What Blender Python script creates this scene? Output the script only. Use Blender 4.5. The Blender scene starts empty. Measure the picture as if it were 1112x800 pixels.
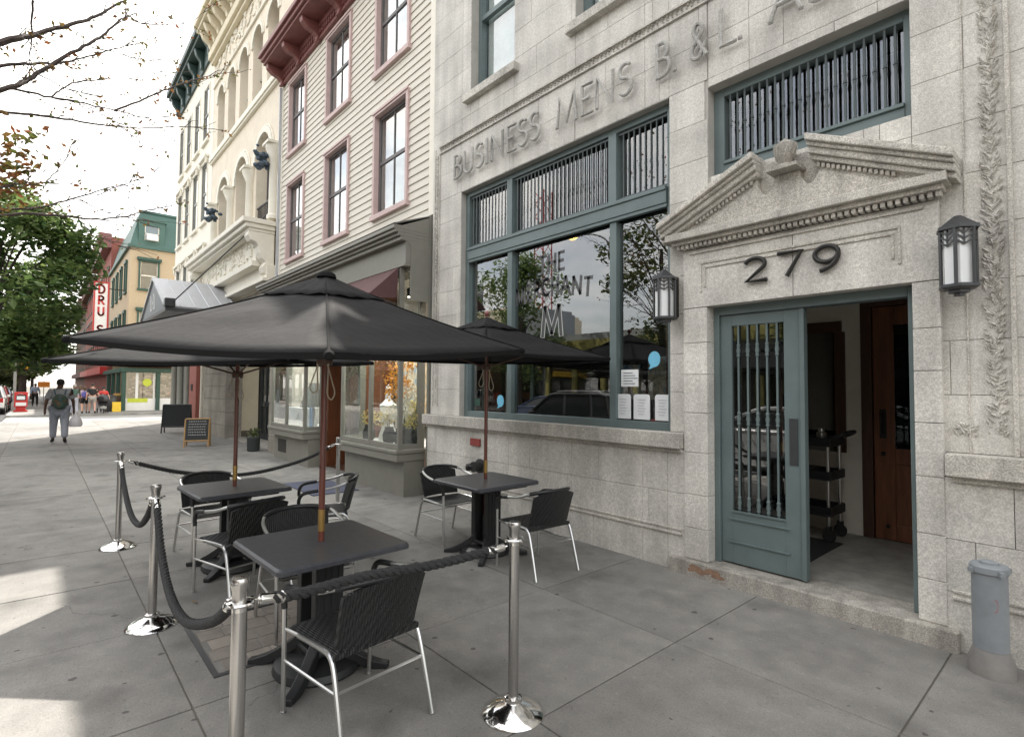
import bpy, math, random
from math import sin, cos, pi, radians as R_, sqrt
from mathutils import Vector, Matrix
random.seed(7)
sc = bpy.context.scene
col = sc.collection

# ------------------------------------------------------------------ materials
def mat(name, c, rough=.6, metal=0., var=.12, scale=6., bump=0., bscale=60., island=0., spec=.5, coat=0., stretch=None, c2=None, fac=.5):
    m = bpy.data.materials.new(name); m.use_nodes = True
    nt = m.node_tree; N = nt.nodes; L = nt.links
    b = N['Principled BSDF']
    b.inputs['Roughness'].default_value = rough
    b.inputs['Metallic'].default_value = metal
    b.inputs['Specular IOR Level'].default_value = spec
    b.inputs['Coat Weight'].default_value = coat
    tc = N.new('ShaderNodeTexCoord')
    src = tc.outputs['Object']
    if stretch:
        mp = N.new('ShaderNodeMapping'); mp.inputs['Scale'].default_value = stretch
        L.new(src, mp.inputs['Vector']); src = mp.outputs['Vector']
    n = N.new('ShaderNodeTexNoise'); n.inputs['Scale'].default_value = scale; n.inputs['Detail'].default_value = 5; n.inputs['Roughness'].default_value = .65
    L.new(src, n.inputs['Vector'])
    rmp = N.new('ShaderNodeMapRange'); rmp.inputs['From Min'].default_value = .3; rmp.inputs['From Max'].default_value = .7
    rmp.inputs['To Min'].default_value = 1 - var; rmp.inputs['To Max'].default_value = 1 + var
    L.new(n.outputs['Fac'], rmp.inputs['Value'])
    val = rmp.outputs['Result']
    if island:
        g = N.new('ShaderNodeNewGeometry')
        r2 = N.new('ShaderNodeMapRange'); r2.inputs['To Min'].default_value = 1 - island; r2.inputs['To Max'].default_value = 1 + island
        L.new(g.outputs['Random Per Island'], r2.inputs['Value'])
        mm = N.new('ShaderNodeMath'); mm.operation = 'MULTIPLY'
        L.new(val, mm.inputs[0]); L.new(r2.outputs['Result'], mm.inputs[1]); val = mm.outputs[0]
    vm = N.new('ShaderNodeVectorMath'); vm.operation = 'SCALE'
    if c2:
        mx = N.new('ShaderNodeMix'); mx.data_type = 'RGBA'
        mx.inputs[6].default_value = (*c, 1); mx.inputs[7].default_value = (*c2, 1)
        n2 = N.new('ShaderNodeTexNoise'); n2.inputs['Scale'].default_value = scale * .37; n2.inputs['Detail'].default_value = 6
        L.new(src, n2.inputs['Vector'])
        r3 = N.new('ShaderNodeMapRange'); r3.inputs['From Min'].default_value = fac; r3.inputs['From Max'].default_value = fac + .18
        L.new(n2.outputs['Fac'], r3.inputs['Value']); L.new(r3.outputs['Result'], mx.inputs[0])
        L.new(mx.outputs[2], vm.inputs[0])
    else:
        vm.inputs[0].default_value = c
    L.new(val, vm.inputs['Scale']); L.new(vm.outputs[0], b.inputs['Base Color'])
    if bump:
        n3 = N.new('ShaderNodeTexNoise'); n3.inputs['Scale'].default_value = bscale; n3.inputs['Detail'].default_value = 4
        L.new(src, n3.inputs['Vector'])
        bp = N.new('ShaderNodeBump'); bp.inputs['Strength'].default_value = bump; bp.inputs['Distance'].default_value = .01
        L.new(n3.outputs['Fac'], bp.inputs['Height']); L.new(bp.outputs[0], b.inputs['Normal'])
    return m

def granite(name, c, island=.07, streak=.12, grain=(.72, 1.13)):
    """speckled stone: fine grains, cloudy tone, vertical weather streaks"""
    m = bpy.data.materials.new(name); m.use_nodes = True
    nt = m.node_tree; N = nt.nodes; L = nt.links; b = N['Principled BSDF']; b.inputs['Roughness'].default_value = .82; b.inputs['Specular IOR Level'].default_value = .3
    tc = N.new('ShaderNodeTexCoord')
    def noise(scale, detail, lo, hi, a, z, vec=None):
        n = N.new('ShaderNodeTexNoise'); n.inputs['Scale'].default_value = scale; n.inputs['Detail'].default_value = detail
        L.new(vec or tc.outputs['Object'], n.inputs['Vector'])
        r = N.new('ShaderNodeMapRange'); r.inputs['From Min'].default_value = lo; r.inputs['From Max'].default_value = hi
        r.inputs['To Min'].default_value = a; r.inputs['To Max'].default_value = z
        L.new(n.outputs['Fac'], r.inputs['Value']); return r.outputs['Result'], n
    g1, nn = noise(105, 2, .38, .62, *grain)
    g2, _ = noise(1.7, 8, .32, .68, .76, 1.12)
    mp = N.new('ShaderNodeMapping'); mp.inputs['Scale'].default_value = (7, 7, .5); L.new(tc.outputs['Object'], mp.inputs['Vector'])
    g3, _ = noise(1.0, 5, .35, .7, 1 + streak * .3, 1 - streak, mp.outputs['Vector'])
    g4, _ = noise(34, 3, .3, .7, .86, 1.1)
    geo = N.new('ShaderNodeNewGeometry')
    r2 = N.new('ShaderNodeMapRange'); r2.inputs['To Min'].default_value = 1 - island; r2.inputs['To Max'].default_value = 1 + island
    L.new(geo.outputs['Random Per Island'], r2.inputs['Value'])
    v = r2.outputs['Result']
    for g in (g1, g2, g3, g4):
        mm = N.new('ShaderNodeMath'); mm.operation = 'MULTIPLY'; L.new(v, mm.inputs[0]); L.new(g, mm.inputs[1]); v = mm.outputs[0]
    vm = N.new('ShaderNodeVectorMath'); vm.operation = 'SCALE'; vm.inputs[0].default_value = c
    L.new(v, vm.inputs['Scale']); L.new(vm.outputs[0], b.inputs['Base Color'])
    bp = N.new('ShaderNodeBump'); bp.inputs['Strength'].default_value = .25; bp.inputs['Distance'].default_value = .004
    L.new(nn.outputs['Fac'], bp.inputs['Height']); L.new(bp.outputs[0], b.inputs['Normal'])
    return m

def glass(name, tint=(.86, .9, .9), ior=1.85, double=True, rough=0.):
    m = bpy.data.materials.new(name); m.use_nodes = True
    nt = m.node_tree; N = nt.nodes; L = nt.links
    N.remove(N['Principled BSDF']); out = N['Material Output']
    t = N.new('ShaderNodeBsdfTransparent'); t.inputs[0].default_value = (*tint, 1)
    g = N.new('ShaderNodeBsdfGlossy'); g.inputs['Roughness'].default_value = rough; g.inputs['Color'].default_value = (1, 1, 1, 1)
    f = N.new('ShaderNodeFresnel'); f.inputs['IOR'].default_value = ior
    mu = N.new('ShaderNodeMath'); mu.operation = 'MULTIPLY'; mu.use_clamp = True; mu.inputs[1].default_value = 1.9 if double else 1.; L.new(f.outputs[0], mu.inputs[0])
    n = N.new('ShaderNodeTexNoise'); n.inputs['Scale'].default_value = .9
    tc = N.new('ShaderNodeTexCoord'); L.new(tc.outputs['Object'], n.inputs['Vector'])
    bp = N.new('ShaderNodeBump'); bp.inputs['Strength'].default_value = .02; bp.inputs['Distance'].default_value = .02; L.new(n.outputs['Fac'], bp.inputs['Height'])
    L.new(bp.outputs[0], g.inputs['Normal'])
    ge = N.new('ShaderNodeNewGeometry'); fb = N.new('ShaderNodeMath'); fb.operation = 'SUBTRACT'; fb.inputs[0].default_value = 1; L.new(ge.outputs['Backfacing'], fb.inputs[1])
    m2 = N.new('ShaderNodeMath'); m2.operation = 'MULTIPLY'; L.new(mu.outputs[0], m2.inputs[0]); L.new(fb.outputs[0], m2.inputs[1]); mu = m2
    mx = N.new('ShaderNodeMixShader'); L.new(mu.outputs[0], mx.inputs[0]); L.new(t.outputs[0], mx.inputs[1]); L.new(g.outputs[0], mx.inputs[2])
    L.new(mx.outputs[0], out.inputs['Surface'])
    return m

def emis(name, c, s):
    m = bpy.data.materials.new(name); m.use_nodes = True; b = m.node_tree.nodes['Principled BSDF']
    b.inputs['Base Color'].default_value = (*c, 1); b.inputs['Emission Color'].default_value = (*c, 1); b.inputs['Emission Strength'].default_value = s
    return m

def leafmat(name, c, c2):
    m = bpy.data.materials.new(name); m.use_nodes = True
    nt = m.node_tree; N = nt.nodes; L = nt.links; b = N['Principled BSDF']; b.inputs['Roughness'].default_value = .55
    g = N.new('ShaderNodeNewGeometry'); mx = N.new('ShaderNodeMix'); mx.data_type = 'RGBA'
    mx.inputs[6].default_value = (*c, 1); mx.inputs[7].default_value = (*c2, 1)
    L.new(g.outputs['Random Per Island'], mx.inputs[0]); L.new(mx.outputs[2], b.inputs['Base Color'])
    t = N.new('ShaderNodeBsdfTranslucent'); L.new(mx.outputs[2], t.inputs['Color'])
    ms = N.new('ShaderNodeMixShader'); ms.inputs[0].default_value = .42
    L.new(b.outputs[0], ms.inputs[1]); L.new(t.outputs[0], ms.inputs[2]); L.new(ms.outputs[0], N['Material Output'].inputs['Surface'])
    return m

def weave(name, c):
    """black woven resin: ribs from crossed waves"""
    m = mat(name, c, .45, var=.25, scale=40)
    nt = m.node_tree; N = nt.nodes; L = nt.links; b = N['Principled BSDF']
    tc = N.new('ShaderNodeTexCoord')
    w1 = N.new('ShaderNodeTexWave'); w1.bands_direction = 'Y'; w1.inputs['Scale'].default_value = 22
    w2 = N.new('ShaderNodeTexWave'); w2.bands_direction = 'DIAGONAL'; w2.inputs['Scale'].default_value = 12
    L.new(tc.outputs['Object'], w1.inputs['Vector']); L.new(tc.outputs['Object'], w2.inputs['Vector'])
    a = N.new('ShaderNodeMath'); a.operation = 'ADD'; L.new(w1.outputs['Fac'], a.inputs[0]); L.new(w2.outputs['Fac'], a.inputs[1])
    bp = N.new('ShaderNodeBump'); bp.inputs['Strength'].default_value = .7; bp.inputs['Distance'].default_value = .006
    L.new(a.outputs[0], bp.inputs['Height']); L.new(bp.outputs[0], b.inputs['Normal'])
    return m

def concrete(name, c):
    """sidewalk slabs: tone per slab, mottling, stains, chewing gum spots"""
    m = bpy.data.materials.new(name); m.use_nodes = True
    nt = m.node_tree; N = nt.nodes; L = nt.links; b = N['Principled BSDF']; b.inputs['Roughness'].default_value = .8; b.inputs['Specular IOR Level'].default_value = .35
    tc = N.new('ShaderNodeTexCoord'); v = None
    for sc_, de, lo, hi, a, z in ((.7, 6, .3, .7, .78, 1.18), (5, 6, .3, .7, .86, 1.12), (140, 2, .3, .7, .84, 1.14), (1.7, 9, .52, .70, 1., .68), (.35, 4, .42, .62, 1.08, .84), (55, 3, .60, .72, 1., .72), (24, 5, .58, .74, 1., 1.16)):
        n = N.new('ShaderNodeTexNoise'); n.inputs['Scale'].default_value = sc_; n.inputs['Detail'].default_value = de
        L.new(tc.outputs['Object'], n.inputs['Vector'])
        r = N.new('ShaderNodeMapRange'); r.inputs['From Min'].default_value = lo; r.inputs['From Max'].default_value = hi; r.inputs['To Min'].default_value = a; r.inputs['To Max'].default_value = z
        L.new(n.outputs['Fac'], r.inputs['Value'])
        if v is None: v = r.outputs['Result']
        else:
            mm = N.new('ShaderNodeMath'); mm.operation = 'MULTIPLY'; L.new(v, mm.inputs[0]); L.new(r.outputs['Result'], mm.inputs[1]); v = mm.outputs[0]
    vo = N.new('ShaderNodeTexVoronoi'); vo.voronoi_dimensions = '2D'; vo.inputs['Scale'].default_value = 3.3; vo.inputs['Randomness'].default_value = 1
    wn = N.new('ShaderNodeTexNoise'); wn.inputs['Scale'].default_value = 30; L.new(tc.outputs['Object'], wn.inputs['Vector'])
    wa = N.new('ShaderNodeVectorMath'); wa.operation = 'MULTIPLY_ADD'; wa.inputs[1].default_value = (.03, .03, .0); L.new(wn.outputs['Color'], wa.inputs[0]); L.new(tc.outputs['Object'], wa.inputs[2])
    fl = N.new('ShaderNodeVectorMath'); fl.operation = 'MULTIPLY'; fl.inputs[1].default_value = (1, 1, 0); L.new(wa.outputs[0], fl.inputs[0])
    L.new(fl.outputs[0], vo.inputs['Vector'])
    cs = N.new('ShaderNodeSeparateColor'); L.new(vo.outputs['Color'], cs.inputs[0])
    rad = N.new('ShaderNodeMath'); rad.operation = 'MULTIPLY_ADD'; rad.inputs[1].default_value = .15; rad.inputs[2].default_value = -.075; L.new(cs.outputs[0], rad.inputs[0])
    lt = N.new('ShaderNodeMath'); lt.operation = 'LESS_THAN'; L.new(vo.outputs['Distance'], lt.inputs[0])
    sn = N.new('ShaderNodeTexNoise'); sn.inputs['Scale'].default_value = .55; L.new(tc.outputs['Object'], sn.inputs['Vector'])
    sr = N.new('ShaderNodeMapRange'); sr.inputs['From Min'].default_value = .34; sr.inputs['From Max'].default_value = .5; L.new(sn.outputs['Fac'], sr.inputs['Value'])
    rm = N.new('ShaderNodeMath'); rm.operation = 'MULTIPLY'; L.new(rad.outputs[0], rm.inputs[0]); L.new(sr.outputs['Result'], rm.inputs[1]); L.new(rm.outputs[0], lt.inputs[1])
    gm = N.new('ShaderNodeMath'); gm.operation = 'MULTIPLY_ADD'; gm.inputs[1].default_value = -.55; gm.inputs[2].default_value = 1; L.new(lt.outputs[0], gm.inputs[0])
    mm = N.new('ShaderNodeMath'); mm.operation = 'MULTIPLY'; L.new(v, mm.inputs[0]); L.new(gm.outputs[0], mm.inputs[1]); v = mm.outputs[0]
    cv = N.new('ShaderNodeTexVoronoi'); cv.voronoi_dimensions = '2D'; cv.feature = 'DISTANCE_TO_EDGE'; cv.inputs['Scale'].default_value = .42
    cw = N.new('ShaderNodeTexNoise'); cw.inputs['Scale'].default_value = 3; cw.inputs['Detail'].default_value = 8; L.new(tc.outputs['Object'], cw.inputs['Vector'])
    ca = N.new('ShaderNodeVectorMath'); ca.operation = 'MULTIPLY_ADD'; ca.inputs[1].default_value = (.5, .5, 0); L.new(cw.outputs['Color'], ca.inputs[0]); L.new(tc.outputs['Object'], ca.inputs[2]); L.new(ca.outputs[0], cv.inputs['Vector'])
    ck = N.new('ShaderNodeMath'); ck.operation = 'LESS_THAN'; ck.inputs[1].default_value = .0014; L.new(cv.outputs['Distance'], ck.inputs[0])
    cn = N.new('ShaderNodeTexNoise'); cn.inputs['Scale'].default_value = .5; L.new(tc.outputs['Object'], cn.inputs['Vector'])
    cg = N.new('ShaderNodeMath'); cg.operation = 'GREATER_THAN'; cg.inputs[1].default_value = .56; L.new(cn.outputs['Fac'], cg.inputs[0])
    cx = N.new('ShaderNodeMath'); cx.operation = 'MULTIPLY'; L.new(ck.outputs[0], cx.inputs[0]); L.new(cg.outputs[0], cx.inputs[1])
    cy = N.new('ShaderNodeMath'); cy.operation = 'MULTIPLY_ADD'; cy.inputs[1].default_value = -.45; cy.inputs[2].default_value = 1; L.new(cx.outputs[0], cy.inputs[0])
    mm = N.new('ShaderNodeMath'); mm.operation = 'MULTIPLY'; L.new(v, mm.inputs[0]); L.new(cy.outputs[0], mm.inputs[1]); v = mm.outputs[0]
    geo = N.new('ShaderNodeNewGeometry'); r2 = N.new('ShaderNodeMapRange'); r2.inputs['To Min'].default_value = .90; r2.inputs['To Max'].default_value = 1.08
    L.new(geo.outputs['Random Per Island'], r2.inputs['Value'])
    mm = N.new('ShaderNodeMath'); mm.operation = 'MULTIPLY'; L.new(v, mm.inputs[0]); L.new(r2.outputs['Result'], mm.inputs[1]); v = mm.outputs[0]
    vm = N.new('ShaderNodeVectorMath'); vm.operation = 'SCALE'; vm.inputs[0].default_value = c; L.new(v, vm.inputs['Scale']); L.new(vm.outputs[0], b.inputs['Base Color'])
    n3 = N.new('ShaderNodeTexNoise'); n3.inputs['Scale'].default_value = 120; L.new(tc.outputs['Object'], n3.inputs['Vector'])
    bp = N.new('ShaderNodeBump'); bp.inputs['Strength'].default_value = .15; bp.inputs['Distance'].default_value = .003; L.new(n3.outputs['Fac'], bp.inputs['Height']); L.new(bp.outputs[0], b.inputs['Normal'])
    return m

M = dict(
 granite=granite('granite', (.655, .63, .58), .06, .14, (.80, 1.09)), granite_base=granite('granite base', (.475, .455, .415), .08, .3, (.64, 1.17)), granite_light=granite('granite trim', (.60, .57, .515), .05, .22, (.68, 1.15)),
 mortar=mat('mortar', (.40, .385, .35), .9), letters=granite('carved letters', (.47, .46, .43), 0, .05),
 dark_metal=mat('dark bronze', (.025, .024, .022), .45, .3), green=mat('teal paint', (.122, .162, .162), .45, var=.14, scale=2.2, bump=.05),
 green_dark=mat('teal grille', (.07, .088, .09), .45, var=.1), glass=glass('window glass'), glass_dark=glass('dark glass', (.35, .37, .38)),
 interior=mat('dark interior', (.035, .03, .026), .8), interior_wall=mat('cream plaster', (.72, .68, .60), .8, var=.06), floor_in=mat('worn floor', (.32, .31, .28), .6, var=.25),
 wood_red=mat('varnished wood', (.19, .075, .036), .35, var=.3, scale=3, stretch=(8, 8, .7)), wood_brown=mat('brown wood', (.075, .035, .02), .45, var=.3, stretch=(8, 8, .7)),
 wood_orange=mat('orange varnished wood', (.15, .055, .025), .35, var=.3, scale=3, stretch=(8, 8, .7)), pole=mat('pole wood', (.135, .035, .02), .3, var=.3, scale=5, stretch=(8, 8, .7), coat=.4),
 brass=mat('brass', (.45, .29, .10), .3, .85, var=.12), chrome=mat('chrome', (.78, .77, .75), .12, 1, var=.05), steel=mat('brushed steel', (.52, .51, .5), .24, 1, var=.12, stretch=(6, 6, .8)), alu=mat('aluminium tube', (.62, .62, .61), .3, 1, var=.06),
 black=mat('black resin', (.017, .018, .019), .42, var=.2), black_top=mat('table laminate', (.058, .060, .068), .38, var=.2, scale=25, bump=.06, bscale=220), weave=weave('woven resin', (.014, .015, .016)),
 canvas=mat('black canvas', (.0115, .0114, .0118), .85, spec=.25, var=.16, scale=7, bump=.5, bscale=13), canvas_in=mat('canvas hem', (.009, .009, .009), .9, spec=.15), rope=mat('black rope', (.02, .02, .021), .75, var=.3, scale=60, bump=.4, bscale=300),
 cord=mat('beige cord', (.42, .36, .27), .8), siding=mat('clapboard paint', (.645, .605, .525), .65, var=.05, scale=1.5, stretch=(.5, 1, 6)), olive=mat('grey green paint', (.20, .195, .165), .5, var=.07), olive_dark=mat('grey roof paint', (.12, .118, .105), .5),
 pink=mat('pink trim', (.53, .39, .37), .55, var=.1), redcornice=mat('oxblood paint', (.21, .078, .070), .5, var=.15), maroon=mat('maroon canvas', (.105, .05, .05), .8), screen=mat('window sash', (.11, .10, .10), .5),
 cream=mat('cream stucco', (.70, .63, .48), .75, var=.07, scale=2, bump=.1, bscale=30), cream_pink=mat('warm stucco', (.72, .64, .52), .75, var=.09, scale=2, bump=.1, bscale=30), cream_white=mat('cream white paint', (.76, .72, .62), .6, var=.05), cream_grey=mat('grey sash', (.28, .28, .26), .5),
 greencornice=mat('dark green cornice', (.035, .065, .06), .5, var=.2), green_trim=mat('green trim', (.028, .075, .055), .5), mansard=mat('green mansard', (.055, .12, .10), .55, var=.12, stretch=(1, 1, 7)),
 tan=mat('tan brick', (.47, .37, .245), .85, var=.12, scale=14, stretch=(.5, .5, 2.2)), redbrick=mat('red brick', (.26, .085, .065), .85, var=.15, scale=14, stretch=(.5, .5, 2.2)), brownbrick=mat('brown brick', (.13, .07, .05), .85, var=.15),
 stone=granite('rusticated stone', (.36, .33, .28), .08, .15), zinc=mat('zinc roof', (.45, .46, .48), .4, .25, var=.08), greypanel=mat('grey panel', (.26, .28, .30), .55), white=mat('white paint', (.78, .78, .76), .5, var=.04), paper=mat('paper', (.74, .76, .77), .6, var=.04),
 ltblue=mat('sky blue sticker', (.18, .52, .72), .4, var=.03), red=mat('red enamel', (.50, .025, .022), .4, var=.1), yellow=mat('yellow paint', (.75, .50, .03), .5), lime=mat('yellow green card', (.55, .62, .05), .5), orange=mat('orange', (.75, .25, .03), .5),
 redplaque=mat('red plaque', (.26, .05, .04), .5, var=.2), greypaint=mat('grey pipe paint', (.235, .255, .27), .5, var=.13, scale=7, c2=(.30, .31, .31), fac=.52), pipe_low=mat('scuffed pipe', (.20, .192, .18), .65, var=.2), redpaint=mat('red spray paint', (.35, .05, .08), .6),
 frost=mat('frosted glass', (.72, .74, .74), .35, var=.03), slab=concrete('sidewalk concrete', (.222, .214, .198)), joint=mat('joint dirt', (.13, .12, .10), .95), asphalt=mat('asphalt', (.055, .055, .056), .9, var=.2, scale=3, bump=.3, bscale=120), crossroad=mat('worn asphalt', (.30, .295, .28), .9, var=.12, scale=2, bump=.2, bscale=120),
 kerb=granite('kerb stone', (.36, .35, .33), .1), ground=mat('ground', (.12, .11, .09), .95), stepstone=granite('step stone', (.43, .405, .36), .02, .4), rust=mat('rusty stain', (.25, .155, .105), .9, var=.3, scale=20), paint_line=mat('road paint', (.7, .7, .68), .7, var=.15, scale=10),
 brickpave=mat('brick paver', (.22, .195, .17), .85, var=.2, island=.15), bark=mat('bark', (.06, .045, .038), .9, var=.3, bump=.6, bscale=30), rubber=mat('rubber', (.018, .018, .018), .8), headlight=mat('lamp glass', (.7, .72, .74), .1), taillight=mat('tail lamp', (.4, .01, .01), .25),
 skin=mat('skin', (.36, .19, .12), .55), skin_dark=mat('dark skin', (.10, .05, .032), .5), skin_light=mat('light skin', (.55, .32, .24), .55), hair=mat('dark hair', (.015, .012, .01), .6), hair_br=mat('brown hair', (.10, .055, .03), .6),
 grey_shirt=mat('grey shirt', (.34, .34, .35), .8, bump=.3, bscale=15), grey_trouser=mat('grey trousers', (.30, .31, .35), .8, bump=.4, bscale=12), black_cloth=mat('black cloth', (.015, .015, .017), .85), white_cloth=mat('white cloth', (.7, .7, .7), .8), lilac_cloth=mat('lilac cloth', (.40, .32, .40), .8), blue_cloth=mat('blue shirt', (.35, .42, .55), .8), purple=mat('purple nylon', (.10, .09, .32), .6), packgreen=mat('backpack camouflage', (.03, .07, .05), .7, c2=(.16, .07, .03), scale=30), packtrim=mat('backpack mesh', (.08, .12, .16), .7), grey_shorts=mat('grey shorts', (.33, .30, .27), .8), red_cloth=mat('red shirt', (.55, .05, .04), .8), bag=mat('plastic bag', (.78, .74, .75), .35, var=.05, bump=.6, bscale=20), shoe=mat('shoe', (.02, .018, .016), .6),
 petal_o=leafmat('orange petals', (.62, .25, .03), (.72, .38, .07)), petal_w=leafmat('white petals', (.75, .73, .66), (.66, .62, .48)), petal_y=leafmat('yellow petals', (.68, .58, .2), (.6, .48, .22)), leaf_in=leafmat('stem leaves', (.02, .07, .03), (.05, .1, .04)),
 leaf=leafmat('green leaves', (.06, .125, .04), (.21, .28, .085)), leaf2=leafmat('dull green leaves', (.035, .07, .025), (.13, .14, .04)), leaf_far=leafmat('hazy green leaves', (.07, .12, .04), (.15, .19, .07)), leaf_aut=leafmat('autumn leaves', (.16, .14, .03), (.22, .05, .025)), stonedark=granite('weathered carving', (.50,.47,.42), .2, .2), petrol=mat('petrol blue verdigris', (.07, .10, .13), .6, var=.3), deck=mat('yellow fascia', (.28, .26, .08), .6), crane=mat('crane red', (.42, .03, .03), .6),
 chalk=mat('chalkboard', (.02, .022, .022), .75), chalkwhite=mat('chalk', (.6, .6, .58), .9), frame_wood=mat('pale wood frame', (.40, .24, .10), .6), mat_blue=mat('blue doormat', (.06, .065, .10), .95, bump=.4), matdark=mat('dark floor mat', (.025, .03, .028), .95), dgrey=mat('gunmetal', (.06, .062, .065), .45, .4), bulb=emis('lamp lens', (1, .9, .7), 12), lampglow=emis('sodium lamp', (1, .55, .15), 6), signal=mat('signal yellow', (.72, .38, .02), .45), decal_dark=mat('dark decal', (.07, .072, .072), .6), decal=mat('frosted grey decal', (.085, .085, .088), .6), decal_edge=mat('pale decal outline', (.45, .46, .44), .6), crumb=mat('dry leaf', (.25, .14, .05), .8),
 poster=mat('printed poster', (.5, .42, .3), .6, var=.5, scale=14, c2=(.15, .25, .35), fac=.5), goods=mat('goods', (.4, .3, .25), .6, island=.6, var=.5, scale=20, c2=(.55, .08, .1), fac=.52), produce=mat('produce', (.5, .2, .05), .6, var=.4, scale=25, c2=(.1, .3, .05), fac=.5), blind=mat('window blind', (.68, .67, .64), .7))

# ------------------------------------------------------------------ mesh helper
ORG = {}
class MB:
    def __init__(s): s.v = []; s.f = []
    def quad(s, a, b, c, d):
        i = len(s.v); s.v += [a, b, c, d]; s.f.append((i, i+1, i+2, i+3)); return s
    def poly(s, pts):
        i = len(s.v); s.v += list(pts); s.f.append(tuple(range(i, i+len(pts)))); return s
    def box(s, x0, x1, y0, y1, z0, z1):
        if x0 > x1: x0, x1 = x1, x0
        if y0 > y1: y0, y1 = y1, y0
        if z0 > z1: z0, z1 = z1, z0
        i = len(s.v)
        s.v += [(x0,y0,z0),(x1,y0,z0),(x1,y1,z0),(x0,y1,z0),(x0,y0,z1),(x1,y0,z1),(x1,y1,z1),(x0,y1,z1)]
        s.f += [(i,i+3,i+2,i+1),(i+4,i+5,i+6,i+7),(i,i+1,i+5,i+4),(i+1,i+2,i+6,i+5),(i+2,i+3,i+7,i+6),(i+3,i,i+4,i+7)]
        return s
    def obox(s, c, ax, ay, az):
        c, ax, ay, az = map(Vector, (c, ax, ay, az)); i = len(s.v)
        for k in (-1, 1):
            for p, q in ((-1,-1),(1,-1),(1,1),(-1,1)): s.v.append(tuple(c + ax*p + ay*q + az*k))
        s.f += [(i,i+3,i+2,i+1),(i+4,i+5,i+6,i+7),(i,i+1,i+5,i+4),(i+1,i+2,i+6,i+5),(i+2,i+3,i+7,i+6),(i+3,i,i+4,i+7)]
        return s
    def prism(s, pts, axis, a, b):
        """2-D outline swept along an axis: axis 0 -> (y,z), 1 -> (x,z), 2 -> (x,y)"""
        def P(p, t): return ((t, p[0], p[1]), (p[0], t, p[1]), (p[0], p[1], t))[axis]
        n = len(pts); i = len(s.v)
        s.v += [P(p, a) for p in pts] + [P(p, b) for p in pts]
        s.f += [tuple(range(i+n-1, i-1, -1)), tuple(range(i+n, i+2*n))]
        for k in range(n): s.f.append((i+k, i+(k+1) % n, i+n+(k+1) % n, i+n+k))
        return s
    def tube(s, path, r, n=8, caps=True, closed=False):
        path = [Vector(p) for p in path]; m = len(path)
        rs = r if isinstance(r, (list, tuple)) else [r]*m
        i0 = len(s.v); up = None
        for k in range(m):
            a = path[k-1] if (k or closed) else path[0]; b = path[(k+1) % m] if (k < m-1 or closed) else path[k]
            t = (b-a); t = t.normalized() if t.length > 1e-9 else Vector((0,0,1))
            if up is None:
                up = Vector((0,0,1)) if abs(t.z) < .9 else Vector((1,0,0))
            u = (up - t*up.dot(t)); u = u.normalized() if u.length > 1e-6 else t.orthogonal().normalized(); up = u; w = t.cross(u)
            for j in range(n):
                an = 2*pi*j/n; s.v.append(tuple(path[k] + (u*cos(an) + w*sin(an))*rs[k]))
        seg = m if closed else m-1
        for k in range(seg):
            for j in range(n):
                a = i0+k*n+j; b = i0+k*n+(j+1) % n; k2 = ((k+1) % m)
                s.f.append((a, b, i0+k2*n+(j+1) % n, i0+k2*n+j))
        if caps and not closed:
            s.f.append(tuple(range(i0+n-1, i0-1, -1))); s.f.append(tuple(range(i0+(m-1)*n, i0+m*n)))
        return s
    def lathe(s, prof, c=(0,0,0), n=24, axis=(0,0,1)):
        c = Vector(c); ax = Vector(axis).normalized(); u = ax.orthogonal().normalized(); w = ax.cross(u); i0 = len(s.v); m = len(prof)
        for r, h in prof:
            for j in range(n):
                a = 2*pi*j/n; s.v.append(tuple(c + ax*h + (u*cos(a)+w*sin(a))*max(r, 1e-4)))
        for k in range(m-1):
            for j in range(n):
                s.f.append((i0+k*n+j, i0+k*n+(j+1) % n, i0+(k+1)*n+(j+1) % n, i0+(k+1)*n+j))
        s.f.append(tuple(range(i0+n-1, i0-1, -1))); s.f.append(tuple(range(i0+(m-1)*n, i0+m*n)))
        return s
    def ball(s, c, r, n=12, sq=(1,1,1)):
        c = Vector(c); i0 = len(s.v); m = n//2
        for k in range(m+1):
            t = pi*k/m
            for j in range(n):
                a = 2*pi*j/n; s.v.append((c.x+r*sq[0]*sin(t)*cos(a), c.y+r*sq[1]*sin(t)*sin(a), c.z+r*sq[2]*cos(t)))
        for k in range(m):
            for j in range(n): s.f.append((i0+k*n+j, i0+(k+1)*n+j, i0+(k+1)*n+(j+1) % n, i0+k*n+(j+1) % n))
        return s
    def build(s, name, m, parent=None, smooth=False, bevel=0., kind=None, thick=0., angle=40):
        me = bpy.data.meshes.new(name); o = Vector(ORG.get(parent.name, (0,0,0))) if parent else Vector((0,0,0))
        me.from_pydata([tuple(Vector(p)-o) for p in s.v], [], s.f); me.validate(); me.update()
        if smooth:
            for p in me.polygons: p.use_smooth = True
            me.set_sharp_from_angle(angle=R_(angle))
        me.materials.append(M[m] if isinstance(m, str) else m)
        ob = bpy.data.objects.new(name, me); col.objects.link(ob)
        if parent: ob.parent = parent; ORG[ob.name] = o
        if thick:
            md = ob.modifiers.new('t', 'SOLIDIFY'); md.thickness = thick; md.offset = 0
        if bevel:
            md = ob.modifiers.new('b', 'BEVEL'); md.width = bevel; md.segments = 2; md.limit_method = 'ANGLE'; md.angle_limit = R_(50)
        if kind: ob['kind'] = kind
        return ob

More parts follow.
